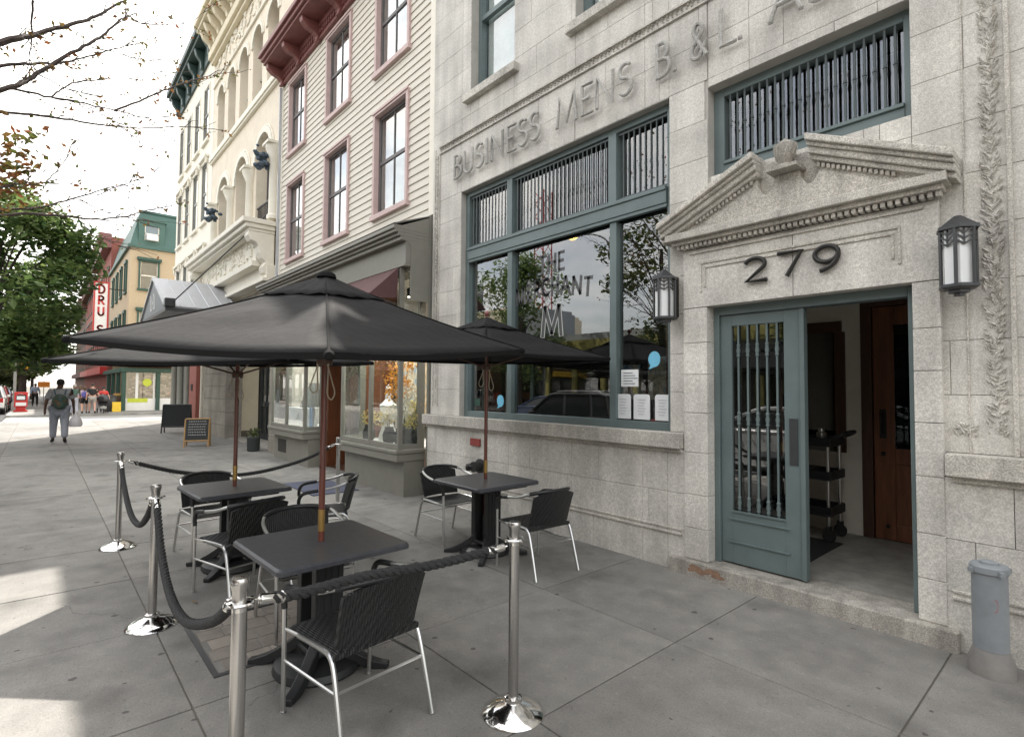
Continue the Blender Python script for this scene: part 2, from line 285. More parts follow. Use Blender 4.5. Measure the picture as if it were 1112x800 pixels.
def tag(o, label, cat, group=None):
    o['label'] = label; o['category'] = cat
    if group: o['group'] = group
    return o
def thing(name, label, cat, loc=(0,0,0), group=None):
    o = bpy.data.objects.new(name, None); col.objects.link(o); o.location = loc; o.empty_display_size = .1
    ORG[o.name] = Vector(loc); tag(o, label, cat, group); return o
def copytree(root, loc, rz, label, group=None):
    def cp(o, par):
        c = o.copy(); col.objects.link(c); c.parent = par
        for ch in list(o.children): cp(ch, c)
        return c
    r = cp(root, None); r.location = loc; r.rotation_euler = (0, 0, rz); r['label'] = label
    if group: r['group'] = group
    return r
def rects(x0, x1, z0, z1, holes):
    """rectangles that tile a wall around rectangular holes (hx0,hx1,hz0,hz1)"""
    xs = sorted({x0, x1, *[min(max(h[k], x0), x1) for h in holes for k in (0, 1)]}); out = []
    for a, b in zip(xs, xs[1:]):
        if b - a < 1e-5: continue
        c = (a+b)/2; hs = sorted([h for h in holes if h[0] < c < h[1]], key=lambda h: h[2]); z = z0
        for h in hs:
            if z >= z1 - 1e-5: break
            if h[2] > z + 1e-5: out.append((a, b, z, min(h[2], z1)))
            z = max(z, h[3])
        if z < z1 - 1e-5: out.append((a, b, z, z1))
    return out
def wall(mb, x0, x1, z0, z1, holes, y0, y1):
    for a, b, c, d in rects(x0, x1, z0, z1, holes): mb.box(a, b, y0, y1, c, d)
def bez(p0, p1, p2, n=10):
    p0, p1, p2 = map(Vector, (p0, p1, p2))
    return [p0*(1-t)**2 + p1*2*t*(1-t) + p2*t*t for t in [k/n for k in range(n+1)]]
def smoothpath(pts, n=6):
    pts = [Vector(p) for p in pts]; out = []
    for k in range(len(pts)-1):
        a = pts[max(k-1, 0)]; b = pts[k]; c = pts[k+1]; d = pts[min(k+2, len(pts)-1)]
        for j in range(n):
            t = j/n; out.append(.5*((2*b)+(c-a)*t+(2*a-5*b+4*c-d)*t*t+(3*b-a-3*c+d)*t**3))
    return out + [pts[-1]]

# stroke alphabet (unit cell 1 high) for carved and painted lettering
def arc(cx, cy, rx, ry, a0, a1, n=10): return [(cx+rx*cos(R_(a0+(a1-a0)*k/n)), cy+ry*sin(R_(a0+(a1-a0)*k/n))) for k in range(n+1)]
ST = {
 'B': (.55, [[(.1,0),(.1,1)], [(.1,1)]+arc(.24,.76,.2,.24,90,-90)+[(.1,.52)], [(.1,.52)]+arc(.26,.26,.26,.26,90,-90)+[(.1,0)]]),
 'U': (.68, [[(.1,1)]+arc(.34,.28,.24,.28,180,360)+[(.58,1)]]), 'S': (.5, [arc(.25,.76,.19,.23,40,270,12)+arc(.25,.26,.21,.26,90,-140,12)]),
 'I': (.24, [[(.12,0),(.12,1)]]), 'N': (.78, [[(.1,0),(.1,1),(.66,0),(.66,1)]]), 'E': (.52, [[(.46,1),(.1,1),(.1,0),(.48,0)], [(.1,.52),(.4,.52)]]),
 'M': (.92, [[(.06,0),(.16,1),(.46,.08),(.76,1),(.86,0)]]), 'L': (.5, [[(.1,1),(.1,0),(.48,0)]]), 'A': (.74, [[(.02,0),(.36,1),(.70,0)], [(.14,.36),(.58,.36)]]),
 '&': (.72, [[(.68,0),(.22,.66)]+arc(.34,.8,.17,.19,210,-30,10)+[(.2,.42)]+arc(.3,.23,.22,.23,120,300,10)+[(.66,.42)]]), '.': (.22, [[(.08,.0),(.09,.05)]]),
 "'": (.2, [[(.1,1),(.08,.8)]]), 'T': (.62, [[(.02,1),(.58,1)], [(.3,1),(.3,0)]]), 'H': (.7, [[(.1,0),(.1,1)], [(.58,0),(.58,1)], [(.1,.52),(.58,.52)]]),
 'R': (.6, [[(.1,0),(.1,1)], [(.1,1)]+arc(.26,.75,.22,.25,90,-90)+[(.1,.5)], [(.26,.5),(.54,0)]]), 'C': (.64, [arc(.38,.5,.32,.5,45,315,16)]), 'D': (.66, [[(.1,0),(.1,1)]+arc(.24,.5,.36,.5,90,-90,12)+[(.1,0)]]),
 '2': (.62, [arc(.3,.72,.25,.28,165,-30,12)+[(.08,.0),(.6,.0)]]), '7': (.62, [[(.04,1),(.58,1),(.24,0)]]), '9': (.66, [arc(.33,.67,.26,.32,0,360,20), arc(.08,.62,.51,.62,3,-78,10)]), ' ': (.3, []), 'G': (.66, [arc(.38,.5,.32,.5,45,330,16)+[(.64,.45),(.45,.45)]]),
}
def text_strokes(mb, txt, o, ux, uz, h, r, fit=None, n=6, serif=False, gap=.06, flat=None):
    o, ux, uz = Vector(o), Vector(ux), Vector(uz); W = sum(ST[c][0]+gap for c in txt)*h; k = (fit/W) if fit else 1; x = 0
    nrm = ux.cross(uz).normalized()
    for c in txt:
        w, strokes = ST[c]
        for s in strokes:
            pts = [o + ux*((x + p[0]*h)*k) + uz*(p[1]*h) for p in s]
            if flat:
                for a, b in zip(pts, pts[1:]):
                    t = (b-a); ln = t.length
                    if ln < 1e-5: continue
                    t /= ln; sd = nrm.cross(t); mb.obox((a+b)/2, t*(ln/2+r*.45), sd*r, nrm*flat)
            else: mb.tube(pts, r, n)
            if serif and len(s) < 6:
                for p in (s[0], s[-1]):
                    if p[1] in (0, 1):
                        q = o + ux*((x+p[0]*h)*k) + uz*(p[1]*h); mb.tube([q-ux*.05*h, q+ux*.05*h], r*.8, n)
        x += (w+gap)*h
    return mb
# ------------------------------------------------------------------ camera, sky, sun
cam = bpy.data.cameras.new('camera'); co = bpy.data.objects.new('camera', cam); col.objects.link(co); sc.camera = co
cam.sensor_width = 36; cam.lens = 18.806; cam.clip_end = 3000; cam.clip_start = .05
Rr, Dd, Ff = Vector((0.66228465, 0.74921651, 0.00732519)), Vector((-0.02316937, 0.03025106, -0.99927376)), Vector((-0.748894, 0.66163395, 0.03739369))
co.matrix_world = Matrix(((Rr.x, -Dd.x, -Ff.x, 0), (Rr.y, -Dd.y, -Ff.y, 0), (Rr.z, -Dd.z, -Ff.z, 1.67), (0, 0, 0, 1)))
SUN_EL, SUN_AZ = R_(57.1), R_(55)      # azimuth measured from +Y (behind the facades) towards -X (up the street)
sd = Vector((-sin(SUN_AZ)*cos(SUN_EL), cos(SUN_AZ)*cos(SUN_EL), sin(SUN_EL)))
sl = bpy.data.lights.new('sun', 'SUN'); sl.energy = 3.6; sl.angle = R_(.5); sl.color = (1, .94, .86)
so = bpy.data.objects.new('sun', sl); col.objects.link(so); so.rotation_euler = sd.to_track_quat('Z', 'Y').to_euler()
w = bpy.data.worlds.new('World'); sc.world = w; w.use_nodes = True; N = w.node_tree.nodes; L = w.node_tree.links
sky = N.new('ShaderNodeTexSky'); sky.sky_type = 'NISHITA'; sky.sun_disc = False; sky.sun_elevation = SUN_EL; sky.sun_rotation = -SUN_AZ; sky.air_density = 1.2; sky.dust_density = 2.5; sky.ozone_density = 1
bg = N['Background']; bg.inputs['Strength'].default_value = .13
tc = N.new('ShaderNodeTexCoord'); mp = N.new('ShaderNodeMapping'); mp.inputs['Scale'].default_value = (1, 1, 2.6); mp.inputs['Location'].default_value = (2.1, 3.9, 1.2)
cn = N.new('ShaderNodeTexNoise'); cn.inputs['Scale'].default_value = 1.9; cn.inputs['Detail'].default_value = 9; cn.inputs['Roughness'].default_value = .58
L.new(tc.outputs['Generated'], mp.inputs[0]); L.new(mp.outputs[0], cn.inputs['Vector'])
cr = N.new('ShaderNodeMapRange'); cr.inputs['From Min'].default_value = .40; cr.inputs['From Max'].default_value = .60; cr.inputs['To Min'].default_value = .32; L.new(cn.outputs['Fac'], cr.inputs['Value'])
cm = N.new('ShaderNodeMix'); cm.data_type = 'RGBA'; cm.inputs[7].default_value = (9.6, 9.35, 8.9, 1)
L.new(cr.outputs['Result'], cm.inputs[0]); L.new(sky.outputs[0], cm.inputs[6]); L.new(cm.outputs[2], bg.inputs['Color'])
sc.view_settings.view_transform = 'Standard'; sc.view_settings.look = 'None'; sc.view_settings.gamma = 1; sc.view_settings.exposure = 1.32
sc.cycles.max_bounces = 8; sc.cycles.transparent_max_bounces = 16; sc.cycles.use_denoising = True

# ------------------------------------------------------------------ the setting
ZR = -.14
MB().quad((-900,-900,-.2),(900,-900,-.2),(900,900,-.2),(-900,900,-.2)).build('ground', 'ground', kind='structure')
YK = -1.32
xs = [12.87 - 1.2375*k for k in range(0, 36)]; xs = [x for x in xs if x > -32.3] + [-32.45]
ys = [YK+.16, -.62, .65, 1.93, 3.21, 4.9]
b = MB(); rj = random.Random(3)
for a, c in zip(xs, xs[1:]):
    for d, e in zip(ys, ys[1:]):
        g = .0042; j = rj.uniform(-.002, .002)
        b.box(c+g, a-g, d+g, e-g, -.12, j)
b.build('sidewalk', 'slab', kind='structure', bevel=.004)
MB().box(-32.5, 13, YK+.15, 30, -.13, -.008).build('sidewalk_bed', 'joint', kind='structure')
b = MB()
for k in range(20): b.box(12.9-2.3*k, 12.9-2.3*k-2.29, YK, YK+.15, -.3, .004)
for k in range(14): b.box(-32.65, -32.5, YK+.155+2.3*k, YK+.155+2.3*k+2.29, -.3, .004)
b.build('kerb', 'kerb', kind='structure', bevel=.012)
b = MB()
b.box(-32.45, -29.2, 4.95, 30, -.12, -.002); b.build('side_sidewalk', 'slab', kind='structure')
MB().quad((-130,-9.6,ZR),(60,-9.6,ZR),(60,YK,ZR),(-130,YK,ZR)).build('road', 'asphalt', kind='structure')
b = MB(); b.box(-40.2,-32.65,YK+.02,60,ZR-.05,ZR+.004); b.box(-40.2,-32.65,-70,-9.62,ZR-.05,ZR+.004); b.build('cross_road', 'crossroad', kind='structure')
b = MB()
for k in range(9): b.box(-39.9+.85*k, -39.45+.85*k, -1.1, 1.6, ZR, ZR+.009)
b.build('crosswalk_marking', 'paint_line', kind='structure')
MB().box(-130,-40.35,YK+.15,60,-.3,0).build('far_sidewalk', 'slab', kind='structure')
b = MB(); b.box(-40.35,-40.2,YK,60,-.3,.004); b.box(-130,-40.36,YK,YK+.15,-.3,.004); b.build('far_kerb', 'kerb', kind='structure', bevel=.012)
b = MB(); b.box(-130,60,-13.5,-9.75,-.3,0); b.build('opposite_sidewalk', 'slab', kind='structure')
MB().box(-130,60,-9.75,-9.6,-.3,.004).build('opposite_kerb', 'kerb', kind='structure')
# brick paved patch set into the sidewalk under the nearest table
b = MB()
for i in range(5):
    for j in range(6):
        x0 = -4.32 + i*.165; y0 = .84 + j*.145 + (.0 if i % 2 else .03)
        b.box(x0+.004, x0+.160, y0+.004, min(y0+.140, 1.72), -.05, .007)
pv = b.build('paving_bricks', 'brickpave', kind='structure', bevel=.004)
b = MB()
for q in ((-4.36,-4.33,.8,1.76),(-3.49,-3.46,.8,1.76)): b.box(q[0],q[1],q[2],q[3],-.05,.009)
for q in ((-4.33,-3.49,.8,.83),(-4.33,-3.49,1.73,1.76)): b.box(q[0],q[1],q[2],q[3],-.05,.009)
b.build('paving_rim', 'dgrey', kind='structure')
# ------------------------------------------------------------------ granite bank building
BY = 4.55; BX0, BX1 = -7.05, 4.2; BH = 10.6
bank = thing('bank_building', 'pale granite bank with carved raised letters over its big shop window and pedimented doorway', 'building', (-2, BY, 0))
HW = (-6.3, -2.85, 1.26, 4.53); HT = (-2.45, -.92, 3.62, 4.46); HD = (-2.44, -.92, .0, 2.42)
HU = [(-6.10+2.02*k, -5.15+2.02*k, 5.9, 8.3) for k in range(5)]
holes = [HW, HT, HD] + HU
b = MB(); wall(b, BX0, BX1, -.1, BH, holes, BY+.012, BY+.30); b.build('wall_core', 'mortar', bank)
courses = [-.02, .37, .71, 1.11, 1.27, 1.65, 2.01, 2.39, 2.75, 3.11, 3.46, 3.82, 4.17, 4.54, 4.92, 5.26, 5.62, 5.98, 6.34, 6.7, 7.06, 7.42, 7.78, 8.3, 8.66, 9.02, 9.4, 9.8, 10.2, BH]
b = MB(); rb = random.Random(11)
for k, (z0, z1) in enumerate(zip(courses, courses[1:])):
    cuts = [BX0]; x = BX0 + (.55 if k % 2 else 1.05) + .1*(k % 3)
    while x < BX1-.3: cuts.append(x); x += 1.12 + rb.uniform(-.1, .1)
    cuts.append(BX1)
    for a, c in zip(cuts, cuts[1:]):
        for q in rects(a, c, z0, z1, holes):
            if q[1]-q[0] < .03: continue
            yy = BY - (.05 if z1 < 1.2 else 0) + rb.uniform(-.0008, .0008); g = .0019
            if z1 > 1.2: b.box(q[0]+g, q[1]-g, yy, BY+.06, q[2]+g, q[3]-g)
            else: b.box(q[0]+g, q[1]-g, yy, BY+.06, q[2]+g, q[3]-g)
b.build('wall', 'granite', bank, bevel=.0015)
for x0, x1 in ((BX0-.03, -2.68), (-.755, BX1)):
    b = MB(); b.box(x0, x1, BY-.135, BY+.02, 1.125, 1.268); b.box(x0+.03, x1-.01, BY-.085, BY+.02, 1.085, 1.124)
    b.build('window_ledge', 'granite_light', bank, bevel=.006)
for x0, x1 in ((BX0, -2.70), (-.74, BX1)):
    b = MB(); b.box(x0, x1, BY-.062, BY-.03, .365, .385); b.box(x0, x1, BY-.068, BY-.03, .325, .345)
    b.build('base_moulding', 'granite_light', bank, bevel=.004)
# frieze band and vertical strips carved with leaves
b = MB()
b.box(-6.86, BX1, BY-.022, BY+.01, 5.27, 5.29); b.box(-6.86, BX1, BY-.03, BY+.01, 5.365, 5.385)
b.box(-6.985, -6.965, BY-.022, BY+.01, 1.40, 5.385); b.box(-6.865, -6.845, BY-.022, BY+.01, 1.40, 5.268)
b.build('band_fillet', 'granite_light', bank)
def leafrow(b, x0, x1, z0, z1, step, vert, rnd):
    n = int(((z1-z0) if vert else (x1-x0))/step)
    for k in range(n):
        for s in (-1, 1):
            t = (k+.5+rnd.uniform(-.15, .15))*step
            if vert:
                cx = (x0+x1)/2 + s*(x1-x0)*.25; cz = z0+t; d = Vector((s*.8, 0, .6)).normalized()
            else:
                cx = x0+t; cz = (z0+z1)/2 + s*(z1-z0)*.25; d = Vector((.6, 0, s*.8)).normalized()
            ww = (x1-x0 if vert else z1-z0)*.27; e = Vector((-d.z, 0, d.x)); c = Vector((cx, BY-.004, cz))
            tip = c+d*ww+Vector((0,-.004,0)); bs = c-d*ww; mid = c+Vector((0,-.028-rnd.uniform(0,.012),0)); l = c+e*ww*.55; r = c-e*ww*.55
            b.poly([bs, r, mid]); b.poly([r, tip, mid]); b.poly([tip, l, mid]); b.poly([l, bs, mid])
def chips(b, x0, x1, z0, z1, n, rnd):
    for k in range(n):
        z = z0+(z1-z0)*(k+rnd.random())/n; s = rnd.choice((-1,1)); x = (x0+x1)/2+s*rnd.uniform(0,.5)*(x1-x0)*.86; a = R_(90-s*rnd.uniform(10,60)); l = rnd.uniform(.012,.03); w_ = l*rnd.uniform(.3,.55); d = Vector((cos(a),0,sin(a))); e = Vector((-sin(a),0,cos(a))); c = Vector((x,BY-.002,z)); m_ = c+d*l*.3+Vector((0,-rnd.uniform(.010,.026),0)); q = [c-d*l, c-e*w_, c+d*l+Vector((0,-.012,0)), c+e*w_]
        for i in range(4): b.poly([q[i], q[(i+1)%4], m_])
rl = random.Random(5)
b = MB(); leafrow(b, -6.85, BX1, 5.292, 5.362, .055, False, rl); b.build('frieze', 'stonedark', bank)
b = MB(); chips(b, -6.96, -6.87, 1.45, 5.26, 620, rl); b.build('carved_strip', 'granite', bank)
b = MB(); chips(b, -.56, -.455, 1.40, 8.6, 1500, rl); chips(b, -.73, -.59, 1.39, 1.46, 26, rl); b.build('carved_strip', 'granite', bank)
b = MB(); b.box(-.645, -.635, BY-.012, BY, 1.27, 8.7); b.box(-.43, -.405, BY-.03, BY, 1.27, 8.7); b.box(-.405, BX1, BY-.012, BY-.004, 1.27, 1.3); b.build('pier_moulding', 'granite_light', bank, bevel=.004)
# raised lettering
UX, UZ = (1,0,0), (0,0,1)
for txt, x0, x1 in (('BUSINESS', -6.44, -4.58), ('MENS', -4.34, -3.22), ('B.', -2.98, -2.69), ('&', -2.60, -2.40), ('L.', -2.32, -2.05), ("ASS'N", -1.86, -.80)):
    b = MB(); text_strokes(b, txt, (x0, BY-.05, 4.745), UX, UZ, .335, .020, fit=(x1-x0), n=7, serif=True)
    b.build('lettering', 'letters', bank, smooth=True)
# upper windows
for k, (x0, x1, z0, z1) in enumerate(HU):
    f = MB(); y = BY+.19
    for q in ((x0, x0+.07, z0, z1), (x1-.07, x1, z0, z1), (x0+.07, x1-.07, z1-.07, z1), (x0+.07, x1-.07, z0, z0+.07)): f.box(q[0], q[1], y-.05, y+.05, q[2], q[3])
    f.box(x0+.07, x1-.07, y-.045, y+.02, 7.03, 7.10)
    fo = f.build('window', 'green', bank)
    MB().box(x0+.07, x1-.07, y+.025, y+.03, z0+.07, z1-.07).build('pane', 'glass', fo)
    MB().box(x0+.07, x1-.07, y+.08, y+.085, z0+.12, z1).build('blind', 'blind', fo)  # pale sheet lowered full height to stand in for bright sky reflection
    MB().box(x0-.09, x1+.09, BY-.09, BY+.14, z0-.11, z0).build('sill', 'granite_light', fo, bevel=.006)
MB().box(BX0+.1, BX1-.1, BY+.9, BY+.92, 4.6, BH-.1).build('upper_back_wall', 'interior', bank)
MB().box(BX0, BX1, BY-.0, BY+8, BH, BH+.1).build('roof', 'mortar', bank)
b = MB(); b.box(BX0, BX1, BY-.35, BY-.001, BH-.35, BH+.12); b.box(BX0, BX1, BY-.2, BY-.001, BH-.6, BH-.351); b.build('cornice', 'granite_light', bank, bevel=.02)
b = MB(); b.box(BX0, BX0+.2, BY+.31, BY+8, -.1, BH); b.box(BX1-.2, BX1, BY+.31, BY+8, -.1, BH); b.box(BX0+.21, BX1-.21, BY+7.8, BY+8, -.1, BH); b.build('side_wall', 'mortar', bank)

# ---- the big shop window
x0, x1, z0, z1 = HW; y = BY+.15
f = MB()
f.box(x0, x0+.08, y-.06, y+.06, z0, z1); f.box(x1-.08, x1, y-.06, y+.06, z0, z1)
f.box(x0+.08, x1-.08, y-.06, y+.06, z1-.07, z1); f.box(x0+.08, x1-.08, y-.06, y+.06, z0, z0+.085)
f.box(x0+.08, x1-.08, y-.085, y+.05, 3.53, 3.66); f.box(x0+.08, x1-.08, y-.1, y-.02, 3.66, 3.70); f.box(x0+.08, x1-.08, y-.075, y-.02, 3.49, 3.529)
for mx in (-5.32, -3.61): f.box(mx-.045, mx+.045, y-.055, y+.055, z0+.085, 3.489); f.box(mx-.055, mx+.055, y-.07, y+.05, 3.701, z1-.07)
shopwin = f.build('shop_window', 'green', bank, bevel=.005)
for a, c in ((x0+.08, -5.365), (-5.275, -3.655), (-3.565, x1-.08)):
    MB().box(a, c, y+.01, y+.016, z0+.085, 3.489).build('pane', 'glass', shopwin)
for a, c in ((x0+.08, -5.375), (-5.265, -3.665), (-3.555, x1-.08)):
    MB().box(a, c, y+.03, y+.036, 3.701, z1-.07).build('transom_pane', 'glass', shopwin)
    g = MB(); n = max(2, round((c-a)/.068)); g.box(a, c, y-.035, y-.022, 3.72, 3.74); g.box(a, c, y-.035, y-.022, z1-.10, z1-.08)
    for k in range(1, n):
        xx = a+(c-a)*k/n; g.tube([(xx, y-.03, 3.74), (xx, y-.03, z1-.1)], .0085, 6)
        g.lathe([(.007,-.02),(.013,-.01),(.009,0),(.013,.01),(.007,.02)], (xx, y-.03, 4.03), 8)
    g.build('grille', 'green_dark', shopwin, smooth=True)
# lettering on the glass
b = MB(); yy = y+.0092
text_strokes(b, 'THE', (-4.83, yy, 3.12), UX, UZ,   .21, .02, fit=.46, flat=.0006)
o = Vector((-5.26, yy, 2.70)); word = 'MERCHANT'; ws = [ST[c][0]+.09 for c in word]; tot = sum(ws); pos = 0
for c, wd in zip(word, ws):
    u = (pos+wd/2)/tot; an = (u-.5)*-.2; px = o.x + 1.32*pos/tot; pz = 2.73 + .10*(1-(2*u-1)**2)
    text_strokes(b, c, (px, yy, pz), (cos(an),0,sin(an)), (-sin(an),0,cos(an)), .21, .02, fit=1.32*(wd-.04)/tot, flat=.0006); pos += wd
b.build('glass_lettering', 'decal', shopwin)
b = MB(); text_strokes(b, 'M', (-4.78, yy, 2.32), UX, UZ, .37, .036, fit=.39, flat=.0006); b.build('glass_monogram', 'decal_edge', shopwin)
b = MB(); text_strokes(b, 'M', (-4.78, yy-.0013, 2.32), UX, UZ, .37, .024, fit=.39, flat=.0006); b.build('glass_monogram_fill', 'decal_dark', shopwin)
# dining room behind the glass
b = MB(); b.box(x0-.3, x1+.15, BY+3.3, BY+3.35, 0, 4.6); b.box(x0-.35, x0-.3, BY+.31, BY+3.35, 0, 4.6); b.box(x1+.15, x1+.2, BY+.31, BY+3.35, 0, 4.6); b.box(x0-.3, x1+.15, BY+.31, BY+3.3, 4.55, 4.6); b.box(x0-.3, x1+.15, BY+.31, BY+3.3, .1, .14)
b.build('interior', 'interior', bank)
b = MB(); b.box(x0+.09, x0+.27, y+.2, y+.42, .14, 4.5); b.box(x1-.24, x1-.08, y+.16, y+.40, .14, 4.5); b.build('wood_post', 'wood_brown', bank)
b = MB()
for k in range(5): b.box(-5.9+k*.62, -5.45+k*.62, BY+3.2, BY+3.28, 1.5, 2.1+.12*(k % 2))
b.build('picture_frame', 'poster', bank)
b = MB(); b.box(-6, -3, BY+2.4, BY+2.9, .14, 1.2); b.build('bar_counter', 'wood_brown', bank)

# ---- transom above the door
x0, x1, z0, z1 = HT; y = BY+.17; f = MB()
f.box(x0, x0+.10, y-.05, y+.05, z0, z1); f.box(x1-.06, x1, y-.05, y+.05, z0, z1); f.box(x0+.10, x1-.06, y-.05, y+.05, z1-.08, z1); f.box(x0+.10, x1-.06, y-.055, y+.05, z0, z0+.12); f.box(x0+.10, x1-.06, y-.075, y+.03, z0+.121, z0+.15)
tw = f.build('transom_window', 'green', bank, bevel=.004)
MB().box(x0+.10, x1-.06, y+.02, y+.026, z0+.151, z1-.08).build('pane', 'glass', tw)
g = MB(); a, c = x0+.12, x1-.08; n = 20
for k in range(n):
    xx = a+(c-a)*(k+.5)/n; g.tube([(xx, y-.035, z0+.15), (xx, y-.035, z1-.08)], .0105, 7)
    for zz in (z0+.47,): g.lathe([(.009,-.03),(.014,-.02),(.011,-.007),(.018,0),(.011,.007),(.014,.02),(.009,.03)], (xx, y-.035, zz), 8)
    g.lathe([(.009,0),(.014,.012),(.009,.03)], (xx, y-.035, z0+.155), 8)
g.build('grille', 'green_dark', tw, smooth=True)
# ---- door surround and broken pediment
PY = BY-.06
b = MB()
for zz0, zz1 in zip([.14,.42,.72,1.10,1.46,1.81,2.10],[.42,.72,1.10,1.46,1.81,2.10,2.418]):
    b.box(-2.67, -2.4365, PY, BY+.2, zz0+.002, zz1-.002); b.box(-.9235, -.77, PY, BY+.2, zz0+.002, zz1-.002)
b.box(-2.67, -1.702, PY, BY-.006, 2.422, 2.96); b.box(-1.698, -.77, PY, BY-.006, 2.422, 2.96)
b.build('door_surround', 'granite', bank, bevel=.004)
b = MB(); t = .018
for (a, c, d, e) in ((-2.50,-.98,2.56,2.83),(-2.46,-1.02,2.60,2.79)):
    b.box(a, c, PY-.012, PY+.002, e-t, e); b.box(a, a+t, PY-.012, PY+.002, d, e-t); b.box(c-t, c, PY-.012, PY+.002, d, e-t)
b.box(-2.60,-.85,PY-.016,PY+.002,2.915,2.94)
b.build('panel_moulding', 'granite_light', bank, bevel=.003)
b = MB(); b.box(-2.78,-.70,BY-.20,BY-.002,3.04,3.105); b.box(-2.74,-.73,BY-.15,BY-.002,3.005,3.039); b.build('cornice_shelf', 'granite_light', bank, bevel=.006)
b = MB()
for k in range(44): b.box(-2.70+k*.0448, -2.70+k*.0448+.030, BY-.125, BY-.05, 2.965, 3.004)
b.build('dentil_row', 'granite_light', bank, bevel=.006)
b = MB()     # tympanum with the scooped hollows either side of the urn block, a plain slab behind
def scoop(xa, xb, z): return [(xa+(xb-xa)*k/10, z-.085*sin(pi*k/10)) for k in range(11)]
tym = [(-2.70,3.106),(-1.95,3.42)]+scoop(-1.945,-1.805,3.36)+[(-1.80,3.405),(-1.62,3.405)]+scoop(-1.615,-1.475,3.36)+[(-1.47,3.42),(-.78,3.106)]
b.prism(tym, 1, BY-.12, BY-.004); b.build('pediment_panel', 'granite_light', bank, bevel=.004)
MB().prism([(-1.96,3.2),(-1.50,3.2),(-1.50,3.56),(-1.96,3.56)], 1, BY-.05, BY-.003).build('pediment_back', 'granite_light', bank)
def rake(b, p, q, h0, h1, ya, yb):
    b.prism([(p[0], p[1]+h0), (q[0], q[1]+h0), (q[0], q[1]+h1), (p[0], p[1]+h1)], 1, ya, yb)
for p, q in (((-2.83,3.075),(-1.93,3.475)), ((-.655,3.075),(-1.53,3.485))):
    b = MB(); rake(b, p, q, -.035, .004, BY-.17, BY-.004); rake(b, p, q, .005, .055, BY-.205, BY-.004); rake(b, p, q, .056, .085, BY-.235, BY-.004); rake(b, p, q, .086, .14, BY-.27, BY-.004)
    b.build('raking_cornice', 'granite_light', bank, bevel=.008)
for p, q in (((-2.50,3.115),(-1.97,3.345)), ((-.98,3.115),(-1.49,3.345))):
    b = MB()
    for k in range(15):
        t = (k+.5)/15; cx = p[0]+(q[0]-p[0])*t; cz = p[1]+(q[1]-p[1])*t+.058; b.box(cx-.012, cx+.012, BY-.15, BY-.119, cz-.017, cz+.017)
    b.build('raking_dentil', 'stonedark', bank, bevel=.004)
b = MB()
b.lathe([(0,0),(.07,0),(.07,.018),(.042,.03),(.048,.045),(.072,.085),(.084,.14),(.087,.17),(.087,.182),(.07,.186),(.066,.195),(.045,.212),(.018,.222),(.014,.236),(0,.242)], (-1.71, BY-.15, 3.435), 24)
b.box(-1.825,-1.595,BY-.25,BY-.05,3.407,3.434)
for k in range(14):
    a = 2*pi*k/14; b.tube([(-1.71+.073*cos(a+.3*t), BY-.15+.073*sin(a+.3*t), 3.545+.018*t) if False else (-1.71+(.070+.0048*t)*cos(a+.12*t), BY-.15+(.070+.0048*t)*sin(a+.12*t), 3.521+.027*t) for t in range(4)], .006, 5)
b.build('urn', 'stonedark', bank, smooth=True, angle=30)
b = MB(); text_strokes(b, '2', (-2.09, PY-.026, 2.585), UX, UZ, .19, .0185, fit=.225, n=8); b.build('house_number', 'dark_metal', bank, smooth=True)
b = MB(); text_strokes(b, '7', (-1.815, PY-.026, 2.585), UX, UZ, .19, .0185, fit=.225, n=8); b.build('house_number', 'dark_metal', bank, smooth=True)
b = MB(); text_strokes(b, '9', (-1.55, PY-.026, 2.585), UX, UZ, .19, .0185, fit=.225, n=8)
b.build('house_number', 'dark_metal', bank, smooth=True)
MB().box(-2.80,-.705,BY-.115,BY+.25,-.05,.135).build('door_step', 'stepstone', bank, bevel=.012)
b = MB(); rs = random.Random(4)
for k in range(9):
    x = -2.57+.032*k+rs.uniform(-.01,.01); z = rs.uniform(.055,.10); w_ = rs.uniform(.03,.07); h_ = rs.uniform(.02,.034)
    b.poly([(x+w_*cos(t)*rs.uniform(.6,1.1), BY-.1155-.0003*k, z+h_*sin(t)*rs.uniform(.6,1.1)) for t in [2*pi*q/9 for q in range(9)]])
b.build('rust_stain', 'rust', bank)
# door frame + left leaf
y = BY+.12; f = MB()
f.box(-2.436,-2.385,y-.06,y+.06,.136,2.42); f.box(-.975,-.924,y-.06,y+.06,.136,2.42); f.box(-2.385,-.975,y-.06,y+.06,2.345,2.42)
f.build('door_frame', 'green', bank, bevel=.005)
dx0, dx1, dz0, dz1 = -2.383, -1.70, .15, 2.343; f = MB()
f.box(dx0,dx0+.10,y-.03,y+.02,dz0,dz1); f.box(dx1-.135,dx1,y-.03,y+.02,dz0,dz1); f.box(dx0+.10,dx1-.135,y-.03,y+.02,dz1-.10,dz1); f.box(dx0+.10,dx1-.135,y-.03,y+.02,dz0,.60)
f.box(dx1-.008,dx1+.028,y-.045,y+.03,dz0,dz1)
leaf = f.build('door', 'green', bank, bevel=.003)
g = MB()
for zz in (.33,.53): g.box(dx0+.07,dx1-.10,y-.044,y-.03,zz,zz+.012)
g.box(dx0+.095,dx1-.13,y-.042,y-.03,.595,.612); g.build('door_moulding', 'green', leaf)
MB().box(dx0+.10,dx1-.135,y-.004,y+.002,.60,dz1-.10).build('pane', 'glass_dark', leaf)
g = MB()
for k in range(5):
    xx = dx0+.10+(.448)*(k+.7)/5.4; g.tube([(xx,y-.02,.60),(xx,y-.02,dz1-.10)], .0095, 8)
    for zz in (.68, 1.42, 2.02): g.lathe([(.0095,-.06),(.017,-.05),(.012,-.03),(.019,0),(.012,.03),(.017,.05),(.0095,.06)], (xx,y-.02,zz), 8)
